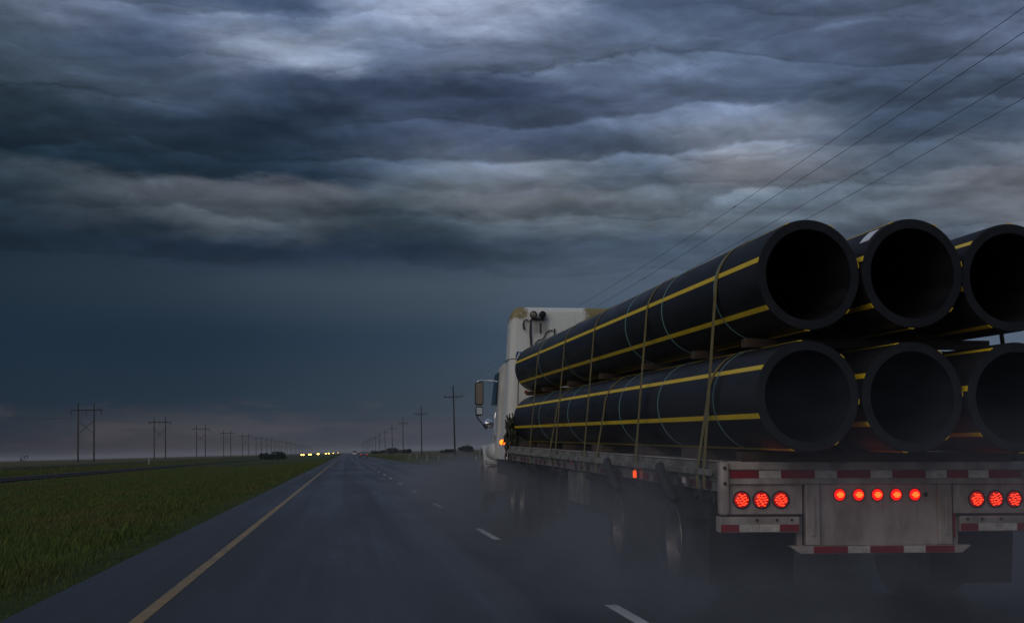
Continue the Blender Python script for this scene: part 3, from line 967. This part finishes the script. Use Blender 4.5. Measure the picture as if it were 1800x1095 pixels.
cb = MB().loft([cab_ring(2.25, 1.16, 1.08, 1.14, 3.08, 0.16), cab_ring(3.0, 1.16, 1.06, 1.14, 3.06, 0.16), cab_ring(3.5, 1.14, 1.0, 1.14, 2.95, 0.16), cab_ring(3.9, 1.12, 0.98, 1.14, 2.2, 0.12)])
kp('cab', cb, M_CAB, smooth=35)
kp('side_window', MB().faces([(-1.148, 2.6, 2.25), (-1.148, 3.45, 2.25), (-1.09, 3.3, 2.88), (-1.085, 2.6, 2.9), (-1.12, 2.6, 2.25), (-1.12, 3.45, 2.25), (-1.06, 3.3, 2.88), (-1.06, 2.6, 2.9)],
                             [(0, 1, 2, 3), (7, 6, 5, 4), (0, 4, 5, 1), (1, 5, 6, 2), (2, 6, 7, 3), (3, 7, 4, 0)]), M_GLASS)
kp('hood', MB().loft([cab_ring(3.85, 0.85, 0.8, 1.0, 2.15, 0.2), cab_ring(5.0, 0.8, 0.7, 1.0, 2.0, 0.25), cab_ring(5.5, 0.72, 0.6, 1.0, 1.75, 0.3)]), M_CAB, smooth=35)
for sg in (-1, 1):
    b_ = MB()
    xs = sorted((sg * 1.24, sg * 0.78))
    ring = []
    for k in range(13):
        a = math.radians(180 * k / 12)
        ring.append((4.6 + 0.66 * math.cos(a), 0.72 + 0.70 * math.sin(a)))
    b_.loft([[(xs[0], q[0], q[1] - 0.0), (xs[1], q[0], q[1]), (xs[1], 4.6 + (q[0] - 4.6) * 0.92, 0.72 + (q[1] - 0.72) * 0.92), (xs[0], 4.6 + (q[0] - 4.6) * 0.92, 0.72 + (q[1] - 0.72) * 0.92)] for q in ring])
    kp('front_fender', b_, M_CAB, smooth=40)
    dual(truck, sg * 1.24, sg, 4.6, 0.5, 'front_wheel') if False else None
    wl = link('wheel', tyre_me, truck, tr(sg * 1.1, 4.6, 0.5))
    link('rim', RIML if sg < 0 else RIMR, wl)
    for yy in (-2.68, -1.33): dual(truck, sg * 1.26, sg, yy, 0.5)
    xs = sorted((sg * 1.265, sg * 0.80))
    kp('fuel_tank', MB().box(xs[0], xs[1], 2.7, 4.0, 0.44, 1.00, 0.13, 4), M_ALU, smooth=40)
    kp('tank_step', MB().box(xs[0], xs[1], 2.68, 3.6, 1.02, 1.12, 0.02), M_CAB)
    kp('tank_strap', MB().box(xs[0] - 0.004, xs[1] + 0.004, 3.0, 3.06, 0.436, 1.004, 0.12, 3), M_CHR)
    xs = sorted((sg * 1.255, sg * 0.9))
    kp('cab_fairing', MB().box(xs[0], xs[1], 2.66, 3.7, 1.125, 1.46, 0.14, 4), M_CAB, smooth=40)
    xs = sorted((sg * 1.18, sg * 0.75))
    kp('quarter_fender', MB().box(xs[0], xs[1], -0.78, -0.74, 0.45, 1.02, 0.006), M_RUB)
    xs = sorted((sg * 0.36, sg * 0.44))
    kp('chassis_rail', MB().box(xs[0], xs[1], -3.6, 5.2, 0.72, 1.0), M_STEEL)
kp('chassis_skirt', MB().box(-1.15, 1.15, 0.1, 2.2, 0.85, 1.13, 0.02), M_STEEL)
kp('fifth_wheel', MB().box(-0.45, 0.45, -2.5, -1.5, 1.0, 1.08, 0.02), M_STEEL)
# mirrors, left side
mr = kp('mirror', MB().box(-1.475, -1.295, 3.55, 3.66, 2.26, 2.75, 0.03, 2), M_DKPL, smooth=40)
MB().box(-1.457, -1.313, 3.542, 3.549, 2.285, 2.725).build('mirror_glass', M_MIRB, mr)
m2 = kp('spot_mirror', MB().box(-1.465, -1.305, 3.55, 3.66, 2.04, 2.24, 0.04, 2), M_DKPL, smooth=40)
MB().box(-1.445, -1.325, 3.542, 3.549, 2.07, 2.21).build('mirror_glass', M_CHR, m2)
kp('mirror_arm', MB().tube([(-1.10, 3.55, 2.77), (-1.36, 3.60, 2.78), (-1.42, 3.60, 2.76), (-1.43, 3.60, 2.73)], 0.016, 8), M_CHR, smooth=60)
kp('mirror_arm', MB().tube([(-1.44, 3.60, 2.05), (-1.42, 3.60, 1.98), (-1.28, 3.8, 1.86), (-1.10, 3.7, 1.88)], 0.014, 8), M_DKPL, smooth=60)
dome = MB().lathe([(0.0, -0.085), (0.05, -0.076), (0.09, -0.05), (0.115, -0.01), (0.12, 0.02), (0.095, 0.08), (0.035, 0.12), (0.0, 0.125)], 24)
kp('round_mirror', dome.move((-1.15, 4.0, 1.87)), M_CHR, smooth=60)
kp('mirror_arm', MB().tube([(-1.18, 4.0, 1.86), (-1.02, 4.0, 1.90), (-0.85, 4.0, 1.93)], 0.02, 8), M_DKPL)
kp('marker_lamp', MB().lathe([(0.0, -0.04), (0.034, -0.03), (0.05, 0.0), (0.05, 0.02)], 16).move((-1.255, 0.30, 1.46)), M_AMB, smooth=60)
kp('grab_handle', MB().tube([(-1.235, 1.7, 1.5), (-1.25, 1.7, 1.62), (-1.25, 1.7, 1.95), (-1.235, 1.7, 2.05)], 0.014, 8), M_CHR)
# kit on the back of the sleeper
for i, xx in enumerate((-0.715, -0.545)):
    wlamp = kp('work_lamp', MB().lathe([(0.062, -0.03), (0.066, -0.12), (0.058, -0.125), (0.050, -0.105)], 24).lathe([(0.062, -0.03), (0.03, 0.0), (0.0, 0.0)], 24).move((xx, -0.0, 3.83)), M_DKPL, smooth=50)
    MB().lathe([(0.0, -0.112), (0.03, -0.110), (0.052, -0.104)], 24).move((xx, 0, 3.83)).build('lens', M_MIRB if i == 0 else M_GLASS, wlamp, 60)
kp('lamp_bracket', MB().box(-0.75, -0.50, -0.06, -0.008, 3.735, 3.765, 0.004), M_DKPL)
kp('coil_hook', MB().tube([(-0.80, -0.02, 3.715), (-0.84, -0.05, 3.735), (-0.885, -0.05, 3.71), (-0.90, -0.05, 3.65), (-0.885, -0.05, 3.55)], [0.012, 0.014, 0.016, 0.018, 0.022], 8), M_DKPL, smooth=60)
kp('air_hose', MB().tube([(-0.76, -0.03, 3.74), (-0.765, -0.03, 3.5), (-0.755, -0.03, 3.3), (-0.735, -0.04, 3.1), (-0.73, -0.05, 2.8)], [0.018, 0.022, 0.020, 0.016, 0.016], 8), M_DKPL, smooth=60)
kp('air_hose', MB().tube([(-0.69, -0.03, 3.20), (-0.67, -0.03, 3.30), (-0.61, -0.03, 3.36), (-0.54, -0.03, 3.37), (-0.50, -0.03, 3.42), (-0.47, -0.03, 3.50), (-0.41, -0.03, 3.54), (-0.34, -0.03, 3.54)], 0.011, 8), M_DKPL, smooth=60)
kp('gladhand', MB().tube([(-0.31, -0.03, 3.58), (-0.31, -0.03, 3.46)], 0.013, 8).box(-0.31, -0.24, -0.05, -0.01, 3.31, 3.36, 0.005), M_DKPL)
kp('drip_stain_plate', MB().box(-0.585, -0.555, -0.012, -0.004, 3.48, 3.68, 0.003), M_WOOD)
kp('decal', MB().faces([(-1.045, -0.006, 3.03), (-1.02, -0.006, 3.03), (-0.985, -0.006, 3.12), (-0.965, -0.006, 3.12), (-0.965, -0.006, 3.14), (-1.02, -0.006, 3.14)], [(0, 1, 2, 3, 4, 5)])
   .faces([(-0.985, -0.006, 3.03), (-0.965, -0.006, 3.03), (-0.94, -0.006, 3.10), (-0.90, -0.006, 3.14), (-0.95, -0.006, 3.14)], [(0, 1, 2, 3, 4)]), M_BLUE)
kp('red_marker', MB().box(-0.875, -0.825, -0.02, -0.004, 2.36, 2.42, 0.004), M_REDREF)

# the tangle of chains and binders slung at the front of the bed
rc = random.Random(5)
tang = MB()
for i in range(26):
    x0, z0 = rc.uniform(-0.16, 0.14), rc.uniform(0.35, 0.75)
    pts = []
    for k in range(7):
        pts.append((x0 + rc.uniform(-0.05, 0.05), rc.uniform(-0.08, 0.08), z0 - k * rc.uniform(0.06, 0.13)))
    tang.tube(pts, rc.uniform(0.014, 0.03), 6)
for i in range(16):
    tang.box(-0.05, 0.05, -0.05, 0.05, -0.06, 0.06, 0.015, 1, tr(rc.uniform(-0.15, 0.15), rc.uniform(-0.06, 0.06), rc.uniform(-0.05, 0.55)) @ Matrix.Rotation(rc.uniform(0, 3), 4, (1, 0.4, 0.2)))
tang.tube([(-0.12, 0, 0.30), (-0.22, 0, 0.22), (-0.26, 0, 0.12), (-0.20, 0, 0.08), (-0.16, 0, 0.16)], 0.018, 6)
tag(tang.build('chain_bundle', M_CHAIN, None, 50, TRM @ tr(-1.25, 14.5, 1.12) @ Matrix.Diagonal((0.6, 1.0, 0.9, 1))), 'dark tangle of chains and binders hung on the front left corner of the trailer', 'chains')


# ================================================================== POLES AND WIRES
def at_px(px, Y):
    """world x of frame column px on a plane Y ahead, near the horizon"""
    v = rt * ((px - 900) / FPX) + fw - up * ((797 - 547.5) / FPX)
    v = RD.to_3x3() @ v
    return v.x / v.y * Y


ORD = ['nearest', 'second', 'third', 'fourth', 'fifth', 'sixth', 'seventh', 'eighth', 'ninth', 'tenth', 'eleventh', 'twelfth', 'thirteenth', 'fourteenth', 'fifteenth', 'sixteenth', 'seventeenth', 'eighteenth']
HP = 16.9
hpole = MB().tube([(0, 0, -0.3), (0, 0, HP * 0.5), (0, 0, HP)], [0.24, 0.205, 0.17], 10).mesh('pole', M_POLE, 60)
harm = MB().box(-4.5, 4.5, -0.12, 0.12, HP - 2.15, HP - 1.82, 0.02).mesh('crossarm', M_POLE)
hbrace = MB().tube([(-2.2, 0.15, HP - 8.9), (2.2, 0.15, HP - 5.0)], 0.085, 6).mesh('brace', M_POLE)
hbrace2 = MB().tube([(2.2, -0.15, HP - 8.9), (-2.2, -0.15, HP - 5.0)], 0.085, 6).mesh('brace', M_POLE)
hins = MB().lathe([(0.0, -1.2), (0.10, -1.15), (0.12, -0.8), (0.08, -0.4), (0.10, -0.1), (0.0, 0.0)], 8, 'Z').mesh('insulator', M_DKPL)
XH = -75.0
HY = [427 + 166 * i for i in range(17)]
for i, y in enumerate(HY):
    z = gz(XH)
    h_ = thing('transmission_tower', tr(XH, y, z), 'wooden H-frame power pole with cross braces left of the road, %s from the viewer' % ORD[i], 'power pole', 'H-frame poles left of the road')
    for sg in (-1, 1): link('pole', hpole, h_, tr(sg * 2.25, 0, 0))
    link('crossarm', harm, h_)
    link('brace', hbrace, h_)
    link('brace', hbrace2, h_)
    if i < 4:
        for xx in (-4.3, 0.0, 4.3): link('insulator', hins, h_, tr(xx, 0, HP - 2.15))


def wire(name, pts, r, sag, label, group, n=14, splices=()):
    b_ = MB()
    full = []
    for a, b2 in zip(pts, pts[1:]):
        for k in range(n):
            t_ = k / n
            full.append((a[0] + (b2[0] - a[0]) * t_, a[1] + (b2[1] - a[1]) * t_, a[2] + (b2[2] - a[2]) * t_ - 4 * sag * t_ * (1 - t_)))
    full.append(pts[-1])
    b_.tube(full, r, 5)
    o = tag(b_.build(name, M_WIRE, None, 60), label, 'wire', group)
    for k in splices:
        p, q = Vector(full[k]), Vector(full[k + 1])
        MB().tube([p, p + (q - p).normalized() * 0.35], r * 2.6, 6).build('splice', M_WIRE, o)
    return o


for j, (xx, nm) in enumerate(((-4.3, 'left'), (0.0, 'middle'), (4.3, 'right'))):
    wire('power_line', [(XH + xx, y, gz(XH) + HP - 3.35) for y in [90, 251] + HY], 0.016, 3.0, 'thin %s conductor strung along the H-frame poles' % nm, 'conductors on the H-frame poles', 8)

XP, PP0, PSP = 22.6, 297.0, 134.0
PH, PARM = 14.5, 12.2
tpole = MB().tube([(0, 0, -0.3), (0, 0, 7), (0, 0, PH + 0.55)], [0.19, 0.16, 0.12], 10).mesh('pole', M_POLE, 60)
tarm = MB().box(-1.95, 1.95, -0.07, 0.07, PARM + 0.45, PARM + 0.60, 0.01).mesh('crossarm', M_POLE)
tbr = MB().tube([(-0.9, -0.09, PARM + 0.45), (0, -0.12, PARM - 0.35), (0.9, -0.09, PARM + 0.45)], 0.03, 6).mesh('arm_brace', M_POLE)
tins = MB().lathe([(0.0, 0.0), (0.06, 0.02), (0.08, 0.12), (0.05, 0.2), (0.06, 0.28), (0.0, 0.32)], 8, 'Z').mesh('insulator', M_DKPL)
TYS = [PP0 + PSP * i for i in range(-3, 14)]
for i, y in enumerate(TYS):
    if i < 1: continue
    k = i - 1
    lbl = 'tall wooden utility pole with one crossarm right of the road, %s from the viewer' % ORD[k]
    h_ = thing('utility_pole', tr(XP + 0.15 * math.sin(i * 2.1), y, gz(XP)) @ Matrix.Rotation(math.radians(0.5 * math.sin(i * 1.7)), 4, 'Y'), lbl, 'utility pole', 'utility poles right of the road')
    link('pole', tpole, h_)
    link('crossarm', tarm, h_)
    link('arm_brace', tbr, h_)
    for xx in (-1.85, 0.55, 1.85): link('insulator', tins, h_, tr(xx, 0, PARM + 0.60))
for nm, xx, zz, sp in (('top', 0.0, PH + 0.6, (30, 22)), ('left', -1.85, PARM + 0.92, (24,)), ('middle', 0.3, PARM + 0.92, (26, 31)), ('right', 1.85, PARM + 0.92, (24, 32))):
    wire('overhead_wire', [(XP + xx, y, gz(XP) + zz + (1.1, 1.1, 0.5, 0.0)[min(q_, 3)]) for q_, y in enumerate(TYS)], 0.0105, 0.7, 'dark overhead wire rising to the upper right, %s of four' % {'top': 'uppermost', 'left': 'second from the top', 'middle': 'third from the top', 'right': 'lowest'}[nm], 'overhead wires above the truck', 16, sp)

# ================================================================== FAR THINGS
# oncoming cars with their headlamps lit


def car_body():
    sec = [(-2.2, 0.35), (2.15, 0.35), (2.25, 0.55), (2.2, 0.80), (1.1, 0.95), (0.45, 1.42), (-1.2, 1.45), (-1.95, 1.0), (-2.25, 0.9)]
    b_ = MB()
    rings = []
    for x_, k in ((-0.88, 0.93), (-0.80, 1.0), (0.80, 1.0), (0.88, 0.93)):
        rings.append([(x_ * (1.0 if z_ < 1.0 else 0.82), -y_ * k, 0.35 + (z_ - 0.35) * k) for y_, z_ in sec])
    return b_.loft(rings)


M_CARS = [mat('dark_car_paint', (0.02, 0.02, 0.025), 0.3), mat('grey_car_paint', (0.10, 0.10, 0.11), 0.3), mat('white_car_paint', (0.6, 0.6, 0.58), 0.3)]
bodies = [car_body().mesh('body', m_, 30) for m_ in M_CARS]
hl = MB().lathe([(0.0, -0.05), (0.25, -0.03), (0.33, 0.0), (0.0, 0.03)], 12).mesh('headlamp', M_HEAD, 60)
wh = MB().lathe([(0.0, -0.1), (0.2, -0.1), (0.32, -0.08), (0.33, 0.08), (0.2, 0.1), (0.0, 0.1)], 16, 'X').mesh('wheel', M_RUB, 40)
wsh = MB().faces([(-0.66, -0.50, 1.40), (0.66, -0.50, 1.40), (0.74, -1.10, 0.98), (-0.74, -1.10, 0.98)], [(0, 1, 2, 3)]).mesh('windscreen', M_GLASS)
for i, (px, lane) in enumerate(((532, -32.3), (544.8, -32.3), (559.2, -32.2), (572.8, -34.4), (577.8, -31.2), (586, -32.5), (594.3, -32.4))):
    Yc = lane / (at_px(px, 1000.0) / 1000.0)
    c_ = thing('oncoming_car', tr(lane, Yc, -0.47), 'oncoming car with lit yellowish headlamps, %s in the line counted from the left' % ['first', 'second', 'third', 'fourth', 'fifth', 'sixth', 'last'][i], 'car', 'oncoming cars with headlamps lit')
    link('body', bodies[(i * 2 + 1) % 3], c_)
    link('windscreen', wsh, c_)
    for sg in (-1, 1):
        o = link('headlamp', hl, c_, tr(sg * 0.72, -2.24, 0.72))
        s_ = min(1.9, Yc / 800)
        o.scale = (s_, s_, s_)
        for yy in (-1.4, 1.35): link('wheel', wh, c_, tr(sg * 0.80, yy, 0.33))

# vehicles ahead on our road
v_ = thing('van', RD @ tr(3.9, 640, 0), 'small pale van far ahead in the right lane, throwing up spray', 'van')
MB().box(-0.95, 0.95, 0, 4.6, 0.4, 1.25, 0.12, 2).build('body', M_CARS[2], v_, 40)
MB().box(-0.86, 0.86, 0.15, 3.4, 1.252, 1.95, 0.15, 2).build('cabin', M_GLASS, v_, 40)
for sg in (-1, 1):
    for yy in (0.8, 3.7): link('wheel', wh, v_, tr(sg * 0.82, yy, 0.33))
r_ = thing('car', RD @ tr(4.1, 335, 0), 'dark car far ahead in the right lane with faint red tail lamps', 'car')
link('body', bodies[1], r_, Matrix.Rotation(math.pi, 4, 'Z'))
for sg in (-1, 1):
    MB().box(sg * 0.66 - 0.13, sg * 0.66 + 0.13, -2.31, -2.25, 0.72, 0.90, 0.02).build('tail_lamp', M_TAILFAR, r_)
    for yy in (-1.4, 1.35): link('wheel', wh, r_, tr(sg * 0.80, yy, 0.33))


def shrub(name, x_, y_, wd, ht, n, label, seed, lean=0.0, leaf=0.22, cat='bush'):
    r0 = np.random.default_rng(seed)
    root = thing(name, tr(x_, y_, gz(x_)), label, cat)
    b_ = MB()
    rr = random.Random(seed)
    for k in range(5):
        a = rr.uniform(0, 6.28)
        b_.tube([(0, 0, -0.1), (math.cos(a) * wd * 0.12, math.sin(a) * wd * 0.1, ht * 0.35), (math.cos(a) * wd * 0.32, math.sin(a) * wd * 0.25, ht * 0.75)], [0.09, 0.06, 0.02], 6)
    b_.build('trunk', M_POLE, root)
    lobes = [(rr.uniform(-0.5, 0.5) * wd * 0.75, rr.uniform(-0.3, 0.3) * wd, ht * rr.uniform(0.25, 0.72), rr.uniform(0.22, 0.36)) for _ in range(9)]
    P, F_ = [], []
    for k in range(n):
        lx, ly, lz, lr = lobes[k % 9]
        d = r0.normal(size=3)
        d /= np.linalg.norm(d)
        q = np.array([lx, ly, lz]) + d * np.array([wd * lr * 0.8, wd * lr * 0.8, ht * lr * 0.95]) * (0.5 + 0.6 * r0.random())
        if q[2] < 0.05: q[2] = 0.05 + 0.3 * r0.random()
        u_ = r0.normal(size=3)
        u_ /= np.linalg.norm(u_)
        v2 = np.cross(u_, r0.normal(size=3))
        v2 /= np.linalg.norm(v2)
        s_ = leaf * (0.6 + 0.8 * r0.random())
        i0 = len(P)
        P += [tuple(q - u_ * s_), tuple(q + v2 * s_ * 0.5), tuple(q + u_ * s_), tuple(q - v2 * s_ * 0.5)]
        F_.append((i0, i0 + 1, i0 + 2, i0 + 3))
    me = bpy.data.meshes.new('crown')
    me.from_pydata(P, [], F_)
    me.materials.append(M_LEAF)
    link('crown', me, root)
    return root


yb = 520
shrub('bush', at_px(470, yb), yb, 5.0, 2.9, 1400, 'low dark bush standing alone on the median, left part of a clump', 1, leaf=0.32)
shrub('bush', at_px(487, yb + 8), yb + 8, 5.6, 3.0, 1500, 'low dark bush joined to the clump on its right side', 2, leaf=0.32)
for i, (px, Y, wd, ht, lb) in enumerate(((692, 900, 9, 3.9, 'dark distant bush behind the fourth right-hand utility pole'), (668, 1000, 11, 2.8, 'low dark distant bush in the row of right-hand poles, nearest the road'),
                                       (716, 800, 4, 2.6, 'small distant bush between the second and third right-hand poles'), (821, 700, 8.0, 4.0, 'hazy tree in the spray between the nearest right-hand pole and the truck'),
                                       (706, 950, 12, 2.4, 'broad low bush on the right-hand horizon'), (790, 700, 9, 1.8, 'flat low bush on the horizon by the nearest right-hand pole'))):
    shrub('bush' if i != 3 else 'tree', at_px(px, Y), Y, wd, ht, 900, lb, 20 + i, leaf=0.35 if Y < 500 else 0.55, cat='bush' if i != 3 else 'tree')

# delineator posts
post = MB().box(-0.05, 0.05, -0.02, 0.02, 0, 1.15, 0.01).box(-0.055, 0.055, -0.027, -0.021, 0.9, 1.1).mesh('marker_post', M_POST)
for i, (px, x_, w_) in enumerate(((838, 10.6, 'nearest the truck'), (771, 13.5, 'left of the nearest utility pole'), (751, 13.5, 'left of the second-nearest one'), (733, 13.5, 'just left of the second utility pole'), (720, 13.5, 'right of the third utility pole'))):
    Yp_ = x_ / (at_px(px, 1000.0) / 1000.0)
    tag(link('marker_post', post, None, tr(x_, Yp_, gz(x_) - 0.02)), 'small white roadside marker post on the right verge, %s' % w_, 'post', 'white marker posts')
for px, x_, w_ in ((262, -39.5, 'between the first two H-frame poles'), (506, -38.5, 'right of the dark bushes')):
    Yp_ = x_ / (at_px(px, 1000.0) / 1000.0)
    o = tag(link('marker_post', post, None, tr(x_, Yp_, gz(x_) - 0.02)), 'small white marker post on the left verge, %s' % w_, 'post', 'white marker posts')
    o.scale = (1.5, 1, 1.2)

# oil pump jack on the left skyline
YJ = 900.0
XJ = at_px(43, YJ)
pj = thing('pump_jack', tr(XJ, YJ, gz(XJ)), 'small dark oil pump jack on the far left skyline', 'pump jack')
MB().tube([(-0.9, 0, 0), (0, 0, 3.0)], 0.16, 6).tube([(0.9, 0, 0), (0, 0, 3.0)], 0.16, 6).build('samson_post', M_STEEL, pj)
MB().box(-2.4, 1.9, -0.15, 0.15, 2.95, 3.3, 0.02, 1, Matrix.Rotation(math.radians(-6), 4, 'Y')).build('walking_beam', M_STEEL, pj)
MB().box(1.6, 2.1, -0.2, 0.2, 2.0, 3.9, 0.05).build('horse_head', M_STEEL, pj)
MB().box(-2.5, -1.5, -0.3, 0.3, 0.3, 2.2, 0.1).build('counterweight', M_STEEL, pj)
MB().box(-3, 2.2, -0.5, 0.5, -0.1, 0.3).build('base', M_STEEL, pj)

# ================================================================== AIR
# even haze over the whole plain
hz = bpy.data.materials.new('haze_air')
hz.use_nodes = True
hz.node_tree.nodes.clear()
h = NT(hz.node_tree)
pv = h.new('ShaderNodeVolumePrincipled')
pv.inputs['Color'].default_value = (0.86, 0.88, 0.92, 1)
pv.inputs['Density'].default_value = 0.0001
pv.inputs['Anisotropy'].default_value = 0.0
ho = h.new('ShaderNodeOutputMaterial')
h.l.new(pv.outputs[0], ho.inputs['Volume'])
haze = MB().box(-9100, 9100, -9100, 9100, -240, 19).build('haze', hz)
haze['kind'] = 'stuff'

# water thrown up by the wheels: a real cloud of drops round the truck and in its wake
sp = bpy.data.materials.new('tyre_spray')
sp.use_nodes = True
sp.node_tree.nodes.clear()
h = NT(sp.node_tree)
pos = tc(h)
x, y, z = h.xyz(pos)
billow = h.noise(h.vscale(pos, (0.6, 0.30, 1.0)), 1.0, 4, 0.6, 0.6)
wake = h.rng(y, 14.0, 8.5)                         # behind the tail the mist boils up higher and thinner
plume = h.noise(h.vscale(pos, (1.6, 0.7, 1.9)), 1.0, 5, 0.62, 0.8)
top = h.add(h.add(1.15, h.mul(wake, 1.0)), h.mul(h.sub(billow, 0.5), 1.3))
fall = h.m('POWER', h.m('MAXIMUM', h.sub(1.0, h.div(z, top)), 0.0), h.add(1.1, h.mul(wake, 0.5)))
latl = h.rng(h.add(x, h.mul(h.sub(billow, 0.5), 2.4)), 0.9, 3.6)
latr = h.rng(x, 9.0, 6.6)
yb_ = h.mul(h.rng(y, 4.8, 8.0), h.rng(y, 60, 30))
dn = h.mul(h.mul(fall, h.mul(latl, latr)), yb_)
sheltered = h.mul(h.mul(h.mul(h.rng(y, 11.8, 10.6), h.rng(x, 2.6, 3.3)), h.rng(x, 5.0, 4.2)), h.rng(z, 1.5, 0.9, 0.4, 1.0))   # little is thrown up straight behind the tail
dn = h.mul(dn, h.sub(1.0, h.mul(sheltered, 0.62)))
dn = h.mul(dn, h.mul(h.rng(billow, 0.32, 0.62, 0.30, 1.1), h.rng(plume, 0.36, 0.62, 0.35, 1.25)))
pv = h.new('ShaderNodeVolumePrincipled')
pv.inputs['Color'].default_value = (0.40, 0.41, 0.44, 1)
pv.inputs['Anisotropy'].default_value = 0.1
h.put(pv.inputs['Density'], h.mul(dn, h.rng(y, 10.4, 12.0, 0.42, 1.15)))
ho = h.new('ShaderNodeOutputMaterial')
h.l.new(pv.outputs[0], ho.inputs['Volume'])
spray = MB().box(-1.0, 9.0, 4.8, 60, 0.012, 2.60).build('road_spray', sp, None, 0, RD.copy())
spray['kind'] = 'stuff'
tag(spray, 'grey mist of water thrown up round the truck wheels', 'spray')
